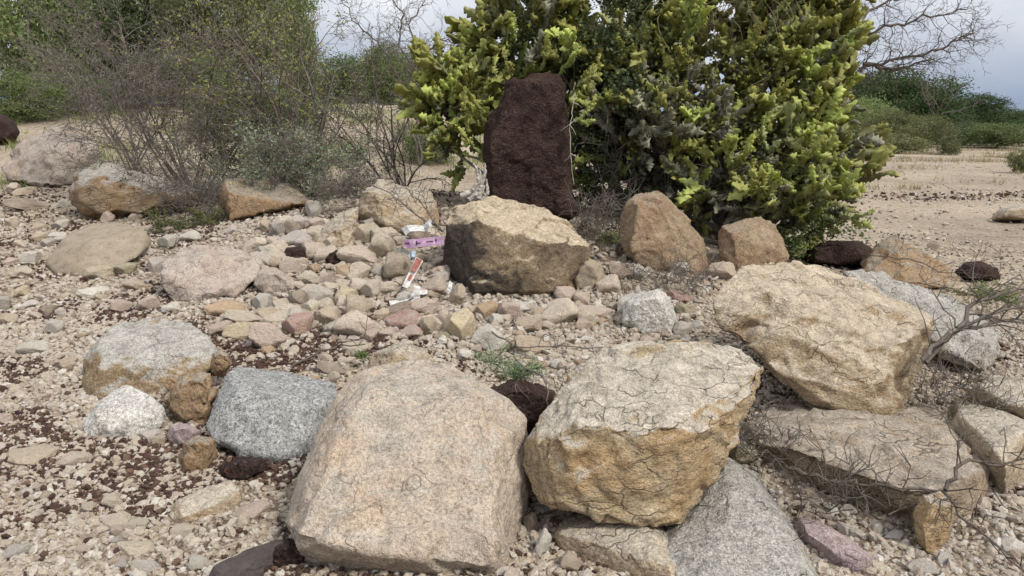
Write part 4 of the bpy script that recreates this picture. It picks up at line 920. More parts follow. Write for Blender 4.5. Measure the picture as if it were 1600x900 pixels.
# ------------------------------------------------------------------ far tree line on the right
TP = {}
def protos(key, **k):
    TP[key] = tree_parts(**k)
protos('a', seed=1, h=6.0, wid=6.5, leafm='d', nclump=520, nleaf=52, leaf=.17, bushy=True)
protos('b', seed=2, h=5.0, wid=6.0, leafm='d', nclump=480, nleaf=52, leaf=.16, bushy=True)
protos('c', seed=3, h=3.0, wid=4.2, leafm='d', nclump=360, nleaf=48, leaf=.12, bushy=True, trunk_h=.15)
protos('d', seed=4, h=1.4, wid=2.2, leafm='d', nclump=130, nleaf=30, leaf=.10, bushy=True, trunk_h=.1)
def far_tree(px, top, base_y, wpx, dist, key, h0, w0, leafm, label, rz=0):
    # stands on the plain at its own distance; height and spread in metres follow from that
    p = at(px, base_y, dist); z = G(p.x, dist); p.z = z
    t = (at(px, top, dist).z - z) * 1.12; s = wpx / F * dist
    TPm = TP[key]
    cp = TPm if leafm == 'leaf_far' else (TPm[0], TPM(key, leafm))
    return plant_tree('tree' if h0 > 2 else 'shrub', label, 'tree' if h0 > 2 else 'shrub', p, cp, leafm, rz, (s / w0, s / w0, t / h0), 'trees at the far edge of the plain' if h0 > 2 else 'shrubs along the plain')
_tm = {}
def TPM(key, leafm):
    if (key, leafm) not in _tm: _tm[key, leafm] = TP[key][1].copy()
    m = _tm[key, leafm]; m.materials.clear(); m.materials.append(M[leafm]); return m
for a in (
    (1392, 116, 226, 175, 62, 'a', 6, 6.5, 'leaf_far', 'tall dark tree just right of the cactus in the far row', 0),
    (1345, 128, 224, 120, 70, 'b', 5, 6, 'leaf_far', 'dark tree partly hidden by the cactus in the far row', 1),
    (1450, 150, 228, 130, 58, 'b', 5, 6, 'leaf_far', 'dark tree below the pale bare one in the far row', 2),
    (1512, 152, 226, 110, 66, 'a', 6, 6.5, 'leaf_far', 'domed tree right of the pale bare one in the far row', 3),
    (1560, 172, 226, 120, 75, 'b', 5, 6, 'leaf_far', 'second tree from the right edge in the far row', 4),
    (1618, 176, 226, 110, 80, 'a', 6, 6.5, 'leaf_far', 'tree cut by the right edge in the far row', 5),
    (1352, 160, 232, 90, 48, 'c', 3, 4.2, 'leaf_mid', 'bright green round bush beside the cactus', 1),
    (1386, 178, 238, 100, 42, 'c', 3, 4.2, 'leaf_olive', 'olive bush in front of the tall dark tree', 2.4),
    (1443, 184, 236, 80, 45, 'c', 3, 4.2, 'leaf_olive', 'small rounded olive tree on the open plain', 3.3),
    (1503, 194, 236, 100, 48, 'c', 3, 4.2, 'leaf_dark', 'low green bush left of the broad one', 4.1),
    (1552, 196, 238, 115, 44, 'c', 3, 4.2, 'leaf_mid', 'broad bright green bush near the right edge', 5.2),
    (1606, 190, 236, 80, 50, 'c', 3, 4.2, 'leaf_far', 'dark bush cut by the right edge', .4),
    (1352, 205, 245, 85, 32, 'd', 1.4, 2.2, 'leaf_olive', 'greyish scrub bush touching the cactus outline', 0),
    (1400, 212, 234, 100, 38, 'd', 1.4, 2.2, 'leaf_olive', 'low grey green scrub on the plain right of the cactus', 1.2),
    (1482, 216, 234, 45, 36, 'd', 1.4, 2.2, 'leaf_olive', 'small dark scrub bush alone on the plain', 2.2),
    (1596, 236, 262, 50, 22, 'd', 1.4, 2.2, 'leaf_olive', 'brownish tuft of scrub at the right edge of the plain', 3.1),
): far_tree(*a)
def bare_tree(name, label, loc, h, seed, mat, nst=4, lev=3, spread=.75, r=.05, up=.06, nside=4):
    e = empty(name, loc); tag(e, label, 'tree'); rnd = random.Random(seed); T = Tubes()
    T.line([Vector((0, 0, -.2)), Vector((.03, 0, h * .3))], r * 1.3, r)
    for k in range(nst):
        a = 6.283 * k / nst + rnd.random(); grow(T, rnd, Vector((.03, 0, h * .28)), Vector((math.cos(a) * .6, math.sin(a) * .6, 1)), h * .6, r * .7, lev, .22, up, nside, spread)
    obj('branches', T.mesh('branches', 3), M[mat], e); return e
p = at(1455, 225, 56); p.z = G(p.x, p.y)
bare_tree('bare_tree', 'pale leafless tree rising above the far row of trees', p, 5.9, 5, 'twig', 7, 3, .8, .07)

# ------------------------------------------------------------------ trees and bushes on the rise at left
TP['L1'] = tree_parts(11, 4.2, 4.6, 'm', 760, 46, .095, bushy=True)
TP['L2'] = tree_parts(12, 3.2, 3.8, 'm', 640, 46, .085, bushy=True)
TP['L3'] = tree_parts(13, 1.8, 2.6, 'm', 520, 44, .06, bushy=True, trunk_h=.12)
def near_tree(px, base_y, d, wpx, hpx, key, h0, w0, leafm, label, rz):
    p = at(px, base_y, d); p.z = G(p.x, p.y) - .05; s = .84 * wpx / F * d / w0; hh = hpx / F * d / h0
    me = TP[key] if leafm == 'leaf_mid' else (TP[key][0], TPM(key, leafm))
    return plant_tree('tree' if h0 > 2 else 'bush', label, 'tree' if h0 > 2 else 'bush', p, me, leafm, rz, (s, s, hh), 'trees and bushes on the rise')
for a in (
    (20, 160, 20, 300, 300, 'L1', 4.2, 4.6, 'leaf_mid', 'green tree filling the upper left corner', 0),
    (150, 160, 24, 240, 230, 'L2', 3.2, 3.8, 'leaf_mid', 'light green tree behind the grey thicket at left', 1),
    (275, 165, 23, 260, 280, 'L1', 4.2, 4.6, 'leaf_dark', 'dense tree behind the middle of the grey thicket', 2),
    (375, 170, 21, 250, 250, 'L1', 4.2, 4.6, 'leaf_olive', 'tall green tree left of the gap of sky', 3),
    (468, 170, 25, 100, 190, 'L2', 3.2, 3.8, 'leaf_mid', 'bright rounded tree at the left edge of the sky gap', 1.3),
    (545, 178, 27, 150, 85, 'L2', 3.2, 3.8, 'leaf_dark', 'low dark tree under the gap of sky', 4),
    (607, 182, 24, 105, 100, 'L2', 3.2, 3.8, 'leaf_mid', 'small rounded yellow green tree under the bare branches', 5),
    (690, 185, 26, 150, 85, 'L3', 1.8, 2.6, 'leaf_olive', 'greyish bush behind the left arm of the cactus', .5),
    (760, 190, 28, 170, 90, 'L3', 1.8, 2.6, 'leaf_mid', 'green bush hidden behind the cactus', 1.7),
    (40, 168, 16.5, 170, 75, 'L3', 1.8, 2.6, 'leaf_mid', 'low bright green bush at the left edge of the sandy bank', 2.2),
    (135, 170, 17.5, 130, 60, 'L3', 1.8, 2.6, 'leaf_dark', 'low dark bush at the foot of the trees at left', 3.2),
    (360, 172, 15, 170, 75, 'L3', 1.8, 2.6, 'leaf_olive', 'low olive bush behind the leaning grey trunk', 4.3),
    (455, 182, 15.5, 130, 60, 'L3', 1.8, 2.6, 'leaf_mid', 'low green bush left of the sandy gap', 5.5),
    (250, 174, 18.5, 190, 80, 'L3', 1.8, 2.6, 'leaf_dark', 'low dark bush behind the dense grey thorn bush', 2.9),
    (330, 176, 19.5, 160, 75, 'L3', 1.8, 2.6, 'leaf_mid', 'low light green bush behind the dense grey thorn bush', .3),
    (668, 210, 12.5, 110, 55, 'L3', 1.8, 2.6, 'leaf_mid', 'pale green weedy bush left of the cactus', .9),
): near_tree(*a)

# ------------------------------------------------------------------ grey thorn thickets
def thorn_bush(label, base_px, Y, stems, seed, lev=3, nside=5, r=.018, leaf=None, kink=.17, thn=True, mat='twig', up=.03, ratio=.6, spread=.72):
    b = at(base_px[0], base_px[1], Y); b.z = G(b.x, b.y)
    e = empty('thorn_bush', b); tag(e, label, 'bush', 'grey thorn bushes'); rnd = random.Random(seed); tips = []
    for (tx, ty, ln, dy) in stems:
        q = at(tx, ty, Y + dy); T = Tubes(); th = Tubes() if thn else None
        d = (q - b); p0 = b + Vector((rnd.uniform(-.12, .12), rnd.uniform(-.12, .12), -.05))
        grow(T, rnd, p0 - b, d, d.length * ln, r * rnd.uniform(.8, 1.2), lev, kink * .6, up * .2, nside, spread, th, tips, None, ratio)
        s = obj('stem', T.mesh('stem', 3), M[mat], e)
        if th and th.a: tag(obj('thorns', th.mesh('thorns', 3), M['thorn'], s), kind='stuff')
    if leaf:
        rng = np.random.default_rng(seed); idx = rng.integers(0, len(tips), leaf[1]); C = np.array([tips[i][0][:] for i in idx]) + rng.normal(0, .03, (leaf[1], 3))
        obj('leaves', leaves_mesh('leaves', C, np.full(len(C), leaf[2]), rng, None, .4), M[leaf[0]], e)
    return e
def fan(seed, n, box, ln=.95):
    r_ = random.Random(seed); return [(r_.uniform(box[0], box[2]), r_.uniform(box[1], box[3]), ln * r_.uniform(.85, 1.08), r_.uniform(-.5, .7)) for _ in range(n)]
MINR = .0034
thorn_bush('dense grey leafless thorn bush spreading over the long orange boulder', (300, 285), 9.3, fan(1, 17, (40, 0, 440, 150)), 31, 3, 6, .016, ('leaf_olive', 1800, .035))
thorn_bush('grey thorn bush at the far left with bare crooked stems on the sandy bank', (212, 245), 11.2, [(165, 130, 1.0, 0), (120, 60, 1.0, .3)] + fan(2, 9, (10, 0, 260, 120)), 32, 3, 5, .017)
thorn_bush('leaning grey trunked thorn bush in the middle of the thicket', (505, 290), 8.8, [(395, 95, 1.1, .2), (330, 40, 1.0, .5)] + fan(3, 10, (220, 0, 500, 170)), 33, 3, 5, .024, ('leaf_yellow', 2400, .045))
thorn_bush('slender brown thorn bush with upright stems left of the cactus', (628, 275), 8.6, [(540, 130, .95, .2), (565, 60, 1.0, .3), (690, 190, .7, .1)] + fan(4, 6, (480, 90, 660, 190), .85), 34, 3, 5, .014, ('leaf_olive', 500, .03), mat='twig_dark')
thorn_bush('low grey tangle of thorny twigs at the feet of the thicket', (400, 292), 8.2, fan(5, 14, (230, 170, 530, 260)), 35, 3, 6, .009, ('leaf_olive', 1800, .035))
thorn_bush('pale green feathery thorn bush between the brown boulder and the sandy gap', (470, 282), 7.9, fan(6, 12, (370, 195, 600, 262), .9), 36, 3, 5, .007, ('leaf_pale', 4200, .034), mat='twig')
thorn_bush('dark leaved bush in the shade of the leaning trunk', (420, 285), 9.8, fan(7, 12, (340, 120, 500, 230)), 37, 3, 5, .009, ('leaf_mid', 6500, .05), mat='twig_dark', thn=False)
MINR = .0024
# leafless tree behind the gap of sky, and the one behind the cactus at right
def limb_tree(label, base, limbs, seed, mat, r0, tw=(.7, 2, 5)):
    e = empty('bare_tree', base); tag(e, label, 'tree'); rnd = random.Random(seed)
    for pts in limbs:
        T = Tubes(); P = [p - base for p in pts]; n = len(P) - 1; fine = []
        for i in range(n):
            for k in range(6): fine.append(P[i].lerp(P[i + 1], k / 6) + (rv(rnd, .018) if i or k else Vector()))
        fine.append(P[-1]); T.line(fine, r0, r0 * .25); m = len(fine)
        for i in range(3, m):
            for _ in range(2 if i > m * .35 else 1):
                d = (fine[i] - fine[i - 1]).normalized(); v = d.cross(rv(rnd)).normalized()
                grow(T, rnd, fine[i], d * .7 + v * .8, tw[0] * rnd.uniform(.4, 1.1), max(.004, r0 * .4 * (1 - .7 * i / m)), tw[1], .3, .02, tw[2] - 2, .8)
        obj('limb', T.mesh('limb', 4), M[mat], e)
b = at(655, 215, 12.0); b.z = G(b.x, b.y)
limb_tree('leafless grey tree reaching across the gap of sky', b,
          [[b, at(632, 150, 12), at(600, 75, 12), at(560, 40, 12.2), at(525, -10, 12.4)], [b, at(650, 130, 12), at(622, 62, 12), at(628, 15, 12), at(590, -20, 12)],
           [at(632, 150, 12), at(655, 88, 11.8), at(690, 62, 11.6), at(725, 72, 11.5)], [b, at(662, 100, 12.2), at(640, 40, 12.4), at(670, -10, 12.5)]], 41, 'twig', .022, (.55, 2, 5))
b = at(1235, 330, 10.0); b.z = G(b.x, b.y)
limb_tree('leafless tree whose limbs stick out of the right of the cactus', b,
          [[b, at(1250, 180, 10), at(1310, 75, 9.9), at(1380, 45, 9.8), at(1440, 28, 9.7), at(1510, 15, 9.6)], [b, at(1260, 190, 10), at(1350, 100, 10), at(1430, 88, 10), at(1500, 62, 10), at(1520, 48, 10)],
           [at(1310, 75, 9.9), at(1360, 15, 10.2), at(1420, -10, 10.3)], [at(1350, 100, 10), at(1400, 108, 10), at(1460, 92, 9.9)], [at(1250, 180, 10), at(1300, 100, 10.2), at(1345, 108, 10.2)]], 42, 'twig_dark', .028, (.5, 2, 5))

# ------------------------------------------------------------------ the cactus thicket
def cactus_branch(seed, nseg, grey, NR=21):
    """jointed three winged stem with toothed wavy ridges, forking upwards; base at the origin"""
    rnd = random.Random(seed); V = []; Fc = []; Cc = []
    def joint(p, d, ln, rad, age):
        q = d.to_track_quat('Z', 'Y'); ph = rnd.uniform(0, 6.28); nw = 3; tooth = rnd.choice((3, 4, 4, 5)); bend = rv(rnd, .12); b0 = len(V)
        for i in range(NR):
            t = i / (NR - 1); env = max(.12, math.sin(math.pi * min(.97, t * .93 + .05)) ** .55)
            for w in range(nw):
                a = ph + w * 6.283 / nw + .35 * math.sin(6.283 * (1.3 * t) + w * 2 + ph)
                tt = rad * env * (.50 + .66 * (1 - abs(2 * ((tooth * t + w * .37) % 1) - 1)) ** .85)
                for da, rr, edge in ((0, tt, 1), (1.047, rad * .17 * (.5 + .5 * env), 0)):
                    l = q @ Vector((math.cos(a + da) * rr, math.sin(a + da) * rr, t * ln)) + bend * (t * t * ln)
                    V.append(p + l)
                    yg = (.44, .48, .14); gr = (.235, .285, .10); gy = (.30, .305, .245)
                    k = max(0, min(1, 1 - age * .33 + .25 * (t - .5)))
                    c = [gr[j] + (yg[j] - gr[j]) * k for j in range(3)]
                    g_ = grey if age > .5 or grey > .8 else grey * .4
                    c = [c[j] + (gy[j] - c[j]) * g_ for j in range(3)]
                    if edge: c = [c[0] * 1.3 + .03, c[1] * 1.22 + .025, c[2] * 1.25 + .01]
                    Cc.append((*c, 1))
        for i in range(NR - 1):
            for k in range(6):
                Fc.append((b0 + i * 6 + k, b0 + i * 6 + (k + 1) % 6, b0 + (i + 1) * 6 + (k + 1) % 6, b0 + (i + 1) * 6 + k))
        return p + q @ Vector((0, 0, ln * .97)) + bend * ln
    tips = [(Vector(), Vector((rnd.uniform(-.25, .25), rnd.uniform(-.25, .25), 1)).normalized(), 0)]; n = 0
    made = []
    while n < nseg and tips:
        p, d, g = tips.pop(0); ln = rnd.uniform(.10, .18); made.append((p, d, ln, rnd.uniform(.036, .056), g))
        e = p + d * ln * .95; n += 1
        for _ in range(rnd.choice((1, 2, 2, 3))):
            tips.append((e if rnd.random() < .6 else p + d * ln * rnd.uniform(.4, .8), (d * .75 + rv(rnd, .42) + Vector((0, 0, .4))).normalized(), g + 1))
    gm = max(m[4] for m in made)
    for p, d, ln, rd, g in made: joint(p, d, ln, rd, gm - g)
    me = mesh_np('cactus_branch', np.array([v[:] for v in V]), np.array(Fc), False)
    at_ = me.attributes.new('tone', 'FLOAT_COLOR', 'POINT'); at_.data.foreach_set('color', np.array(Cc, np.float32).ravel())
    me.materials.append(M['cactus']); return me
def pair(seed, n, grey): return (cactus_branch(seed, n, grey), cactus_branch(seed, n, grey, 8))     # near and inner versions of one stem
GREEN = [pair(200 + k, 8 + k % 6, 0.0) for k in range(14)]
OLIVE = [pair(230 + k, 8 + k % 4, .4) for k in range(8)]
GREY = [pair(260 + k, 7 + k % 4, .9) for k in range(8)]
CB = at(1060, 395, 8.2); CB.z = G(CB.x, CB.y)
cactus = empty('cactus_bush', CB); tag(cactus, 'huge yellow green branching cactus thicket behind the standing slab', 'cactus')
# lobes of the crown: centre and half sizes in metres, at their own depth
def lobe(px, py, rx, ry, Y, ryd): 
    c = at(px, py, Y); k = 1 / ppm(c); return (c, rx * k, ryd, ry * k)
CL = [lobe(1075, 120, 215, 190, 8.3, 1.5), lobe(1215, 200, 95, 170, 8.0, 1.1), lobe(935, 70, 130, 110, 7.9, .9), lobe(820, 60, 55, 75, 7.6, .5),
      lobe(712, 190, 40, 62, 7.5, .35), lobe(1180, 20, 150, 90, 8.4, 1.0), lobe(1000, 190, 110, 90, 7.6, .7), lobe(1268, 95, 45, 110, 8.2, .6), lobe(1170, 285, 130, 75, 7.2, .7), lobe(1270, 300, 50, 80, 7.4, .6), lobe(775, 105, 30, 60, 7.7, .4), lobe(1030, 290, 130, 70, 7.9, .6), lobe(880, 150, 60, 70, 8.0, .4), lobe(935, 240, 60, 90, 7.9, .4)]
CW = [10, 6, 4, 2.2, 2.6, 4, 4, 2.5, 3.5, 2, 1.2, 3, 1.5, 2.5]
def cactus_ok(c):
    """keep the stems off the slab and out of the sky gap"""
    d = Vector((c.x, c.y * CP - (c.z - CAMZ) * SP)); px = 800 + F * c.x / d.y; py = 450 - F * (c.y * SP + (c.z - CAMZ) * CP) / d.y
    if 742 < px < 892 and 128 < py < 340 and c.y < 7.4: return None
    if px < 735 and py < 105 or px < 668 or px > 1298: return None
    return px, py
rnd = random.Random(77); parts = []; tries = 0; inner_items = []
while len(parts) < 1000 and tries < 12000:
    tries += 1
    c, rx, ry, rz_ = rnd.choices(CL, CW)[0]; v = rv(rnd).normalized(); f = rnd.uniform(.62, 1.0) if rnd.random() < .8 else rnd.uniform(.2, .7)
    if v.y > .35 and rnd.random() < .8: v.y = -v.y
    p = c + Vector((v.x * rx, v.y * ry, v.z * rz_)) * f
    if p.z < G(p.x, p.y) + .12: continue
    ok = cactus_ok(p)
    if not ok: continue
    px, py = ok
    h = p.z - CB.z
    gp = .62 * sstep(1.75, .5, h) * (1 - .9 * sstep(1130, 1230, px)) * sstep(800, 880, px) + .08
    pool = GREY if rnd.random() < gp else (OLIVE if rnd.random() < .35 + .35 * (1 - f) else GREEN)
    d = (v * .8 + Vector((0, -.25, .7)) + rv(rnd, .3)).normalized()
    rot = d.to_track_quat('Z', 'Y').to_matrix().to_4x4() @ Matrix.Rotation(rnd.uniform(0, 6.28), 4, 'Z')
    s = rnd.uniform(.78, 1.25)
    parts.append((p.y - f, pool[rnd.randrange(len(pool))], Matrix.Translation(p - CB) @ rot @ Matrix.Scale(s, 4)))
for (px, py, Y, tl) in ((800, 118, 6.6, -.3), (845, 110, 6.5, .2), (872, 118, 6.45, .5), (888, 150, 6.4, .6), (896, 190, 6.45, .7), (905, 130, 6.5, .3), (760, 190, 6.75, -.5), (752, 240, 6.7, -.6)):
    d = Vector((tl, -.35, .5)).normalized(); parts.append((-9, GREEN[rnd.randrange(14)], Matrix.Translation(at(px, py, Y) - CB) @ d.to_track_quat('Z', 'Y').to_matrix().to_4x4() @ Matrix.Rotation(rnd.uniform(0, 6.28), 4, 'Z') @ Matrix.Scale(.6, 4)))
parts.sort(key=lambda t: t[0])
for k, (_, me, mx) in enumerate(parts[:290]):
    o = bpy.data.objects.new('branch', me[0]); COL.objects.link(o); o.parent = cactus; o.matrix_local = mx
Vs, Fs, Cs = [], [], []; off = 0
for _, me, mx in parts[290:]:
    me = me[1]; n = len(me.vertices); co = np.empty(n * 3, np.float32); me.vertices.foreach_get('co', co); co = co.reshape(-1, 3)
    A = np.array(mx); co = co @ A[:3, :3].T + A[:3, 3]; cc = np.empty(n * 4, np.float32); me.attributes['tone'].data.foreach_get('color', cc)
    fa = np.empty(len(me.polygons) * 4, np.int32); me.polygons.foreach_get('vertices', fa)
    Vs.append(co); Fs.append(fa.reshape(-1, 4) + off); Cs.append(cc); off += n
me = mesh_np('inner_branches', np.concatenate(Vs), np.concatenate(Fs), True)
me.attributes.new('tone', 'FLOAT_COLOR', 'POINT').data.foreach_set('color', np.concatenate(Cs))
tag(obj('inner_branches', me, M['cactus'], cactus), kind='stuff')
# woody core: old stems from the ground up into the crown
T = Tubes()
for k in range(60):
    c, rx, ry, rz_ = rnd.choices(CL, CW)[0]; q = c + Vector((rnd.uniform(-.7, .7) * rx, rnd.uniform(-.5, .8) * ry, rnd.uniform(-.8, .6) * rz_)) - CB
    b = Vector((rnd.uniform(-1.0, 1.1), rnd.uniform(-.4, .8), -.1)); m = b.lerp(q, .5) + rv(rnd, .12); m2 = m.lerp(q, .5) + rv(rnd, .1)
    T.line([b, b.lerp(m, .5) + rv(rnd, .06), m, m2, q], rnd.uniform(.02, .05), .012)
obj('woody_stems', T.mesh('woody_stems', 6), M['pale_wood'], cactus)
# dead grey twigs hanging in the lower front of the thicket
T = Tubes()
for k in range(380):
    x = rnd.uniform(900, 1240); y = rnd.uniform(200, 345); p = at(x, y, rnd.uniform(6.9, 8.3)) - CB
    grow(T, rnd, p, Vector((rnd.uniform(-.6, .6), rnd.uniform(-.4, .1), rnd.uniform(-.7, .9))), rnd.uniform(.2, .55), .005, 1, .3, -.05, 3, .9)
tag(obj('dead_twigs', T.mesh('dead_twigs', 3), M['twig'], cactus), kind='stuff')
# climbers grown over the crown
def climber(name, label, spots, n, leaf, leafm, seed):
    rng = np.random.default_rng(seed); r_ = random.Random(seed); c0 = at(*spots[0][:3]); b = Vector((c0.x, c0.y + .3, G(c0.x, c0.y)))
    e = empty(name, b); tag(e, label, 'vine'); T = Tubes(); C = []
    for (px, py, Y, rr) in spots:
        c = at(px, py, Y); k = rr / ppm(c); T.line([b + rv(r_, .05), b.lerp(c, .5) + rv(r_, .1), c], .008, .004)
        for _ in range(9):
            q = c + Vector((r_.uniform(-k, k), r_.uniform(-.15, .25), r_.uniform(-k, k))); T.line([c, c.lerp(q, .5) + rv(r_, .05), q], .004, .002)
            C.append(np.array(q[:]) + rng.normal(0, 1, (int(n / 9 / len(spots)), 3)) * np.array([k * .35, .1, k * .35]))
    C = np.concatenate(C)
    obj('stems', T.mesh('stems', 4, b), M['twig_dark'], e); obj('leaves', leaves_mesh('leaves', C, np.full(len(C), leaf), rng, None, .6, .3, b), M[leafm], e)
climber('climbing_vine', 'dark fine leaved climber woven through the cactus above the slab', [(960, 75, 7.1, 60), (900, 40, 7.2, 50), (850, 60, 7.3, 40), (985, 130, 7.0, 35), (1010, 40, 7.2, 50)], 3200, .045, 'leaf_dark', 51)
climber('climbing_vine', 'light green small leaved climber over the right half of the cactus', [(1060, 130, 6.85, 60), (1130, 220, 6.8, 60), (1200, 120, 7.0, 60), (1240, 240, 6.9, 50), (1120, 40, 7.0, 60), (1020, 210, 6.9, 40)], 1500, .05, 'leaf_yellow', 54)
climber('climbing_vine', 'dark green creeper hanging low behind the right side of the slab', [(925, 290, 7.35, 30), (950, 250, 7.4, 40), (915, 220, 7.4, 25), (960, 330, 7.3, 25)], 2400, .035, 'leaf_dark', 52)
climber('climbing_vine', 'fine green creeper at the lower right foot of the cactus', [(1270, 370, 6.9, 40), (1310, 345, 6.9, 35), (1235, 390, 6.8, 25)], 1800, .035, 'leaf_mid', 53)
T = Tubes(); b = at(1140, 20, 7.2)
for k in range(80):
    p = at(rnd.uniform(1020, 1220), rnd.uniform(-30, 40), rnd.uniform(6.9, 7.3)); pts = [p]; d = Vector((rnd.uniform(-1, 1), 0, rnd.uniform(-.2, .8)))
    for _ in range(9): d = (d + rv(rnd, .25) + Vector((0, 0, -.3))).normalized(); pts.append(pts[-1] + d * .06)
    T.line(pts, .0035, .0018)
o = obj('dry_creeper', T.mesh('dry_creeper', 3, b), M['grass'], None, b); tag(o, 'dry pale creeper strands hanging from the top of the cactus', 'vine')
T = Tubes(); pts = [at(898, 128, 6.4), at(895, 160, 6.38), at(890, 195, 6.36), at(892, 240, 6.36), at(896, 300, 6.36)]; T.line([a_.lerp(b_, k / 5) + rv(rnd, .006) for a_, b_ in zip(pts, pts[1:]) for k in range(5)], .0045, .003)
for p in pts[1:4]:
    for _ in range(3): grow(T, rnd, p, rv(rnd) + Vector((0, 0, -.8)), .05, .004, 0, .3, -.05, 2, .9)
o = obj('hanging_creeper', T.mesh('hanging_creeper', 4, pts[-1]), M['pale_wood'], None, pts[-1]); tag(o, 'thin pale dead creeper hanging down the right edge of the slab', 'vine')
# pale twisted root beside the slab
T = Tubes(); b = hit(742, 312)
for pts in ([(722, 306), (738, 298), (748, 285), (746, 268), (740, 255)], [(748, 308), (752, 292), (758, 272), (757, 255)], [(732, 312), (744, 304), (752, 290), (750, 262)], [(755, 312), (762, 300), (760, 280)]):
    Q = [at(x, y, 6.45) for x, y in pts]; Q = [a_.lerp(b_, k / 6) + rv(rnd, .003) for a_, b_ in zip(Q, Q[1:]) for k in range(6)] + [Q[-1]]
    T.line(Q, .026, .007)

o = obj('dead_root', T.mesh('dead_root', 8, b), M['pale_wood'], None, b); tag(o, 'pale twisted dead root at the left foot of the standing slab', 'root')

# ------------------------------------------------------------------ fallen branches, tangles, grass
def fallen(label, lines, seed, mat, r, twl=.3, lev=2, every=2, name='fallen_branch', dens=3):
    r_ = random.Random(seed); b = at(*lines[0][0]); T = Tubes()
    for ln in lines:
        P = [at(*q) for q in ln]; fine = []
        for i in range(len(P) - 1):
            for k in range(4): fine.append(P[i].lerp(P[i + 1], k / 4) + rv(r_, .006))
        fine.append(P[-1]); T.line(fine, r, r * .4)
        for i in range(2, len(fine), every):
            d = (fine[i] - fine[i - 1]).normalized(); v = d.cross(rv(r_)).normalized(); v.z = abs(v.z) * .8
            grow(T, r_, fine[i], d * .5 + v * .9, twl * r_.uniform(.4, 1.2), r * .4, lev, .28, .0, dens, .9)
    o = obj(name, T.mesh(name, 5, b), M[mat], None, b); tag(o, label, 'branch'); return o
fallen('thin dark thorny branch lying across the low brown ledge', [[(1235, 732, 2.72), (1290, 750, 2.66), (1340, 755, 2.6), (1400, 762, 2.52), (1476, 767, 2.46), (1492, 792, 2.42), (1540, 838, 2.34), (1610, 905, 2.22)],
       [(1476, 767, 2.46), (1500, 722, 2.5), (1560, 726, 2.5), (1610, 715, 2.5)]], 61, 'twig_dark', .008, .2, 1, 2)
fallen('forked dead branch leaning on the tilted grey slab at the right edge', [[(1440, 562, 3.5), (1472, 528, 3.55), (1510, 508, 3.6), (1550, 492, 3.62), (1620, 468, 3.65)], [(1500, 512, 3.6), (1525, 470, 3.7), (1560, 462, 3.75), (1620, 440, 3.8)],
       [(1446, 562, 3.52), (1490, 520, 3.6), (1560, 500, 3.7), (1620, 498, 3.7)]], 62, 'twig', .013, .3, 1, 2)
fallen('fine grey twigs sprawled over the pyramid shaped rock', [[(1360, 400, 5.6), (1420, 405, 5.5), (1470, 425, 5.4), (1560, 430, 5.3)], [(1400, 440, 5.4), (1460, 445, 5.3), (1540, 470, 5.1)]], 63, 'twig_dark', .005, .35, 1, 1)
fallen('crooked twig in the rubble behind the foreground boulder', [[(440, 582, 3.95), (490, 552, 4.1), (525, 542, 4.15), (570, 538, 4.2)]], 64, 'twig_dark', .008, .18, 1, 3)
fallen('thin twigs beside the green sprig in the hollow', [[(770, 520, 4.1), (810, 542, 3.9), (870, 540, 3.9), (960, 542, 3.9)]], 65, 'twig', .006, .2, 1, 2)
fallen('pale bent twig over the dark lump filling the shaded hollow', [[(800, 560, 3.4), (850, 590, 3.2), (858, 640, 3.05)]], 67, 'twig', .005, .12, 1, 2)
fallen('bare thorny twig arching over the pale streaked boulder', [[(690, 362, 5.6), (650, 335, 5.6), (610, 302, 5.7), (565, 285, 5.8)], [(690, 360, 5.6), (668, 330, 5.6), (640, 300, 5.6)]], 66, 'twig', .008, .25, 2, 2)
def tangle(label, px, py, Y, rx, ry, n, seed, mat='twig', ln=.25):
    r_ = random.Random(seed); b = hit(px, py + ry * .6); T = Tubes(); c = at(px, py, Y); k = 1 / ppm(c)
    for _ in range(n):
        p = c + Vector((r_.uniform(-1, 1) * rx * k, r_.uniform(-.15, .15), r_.uniform(-1, .4) * ry * k)); p.z = max(p.z, G(p.x, p.y))
        grow(T, r_, p, Vector((r_.uniform(-1, 1), r_.uniform(-.5, .5), r_.uniform(.0, .9))), ln * r_.uniform(.5, 1.2), .0035, 1, .3, -.02, 3, .9)
    o = obj('twig_tangle', T.mesh('twig_tangle', 3, b), M[mat], None, b); tag(o, label, 'twigs')
tangle('grey mat of fine twigs in front of the rusty pointed boulder', 1050, 430, 5.2, 60, 22, 60, 71)
tangle('dry twig litter between the slab and the rusty pointed boulder', 940, 335, 6.3, 45, 40, 150, 72)
tangle('dry grassy twigs in the shade under the tilted grey slab', 1500, 615, 3.5, 55, 30, 60, 73, 'twig', .16)
tangle('dry twig litter between ochre and cream topped boulders', 1190, 690, 3.0, 45, 25, 40, 74, 'twig', .14)
tangle('dark twigs under the thin thorny branch', 1300, 775, 2.6, 80, 24, 36, 75, 'twig_dark', .14)
tangle('grey twigs heaped at the foot of the thicket above the rubble', 560, 290, 6.9, 80, 22, 160, 76, 'twig', .25)
tangle('grey twigs heaped between the long orange and brown boulders', 310, 305, 7.6, 40, 40, 150, 77, 'twig', .3)
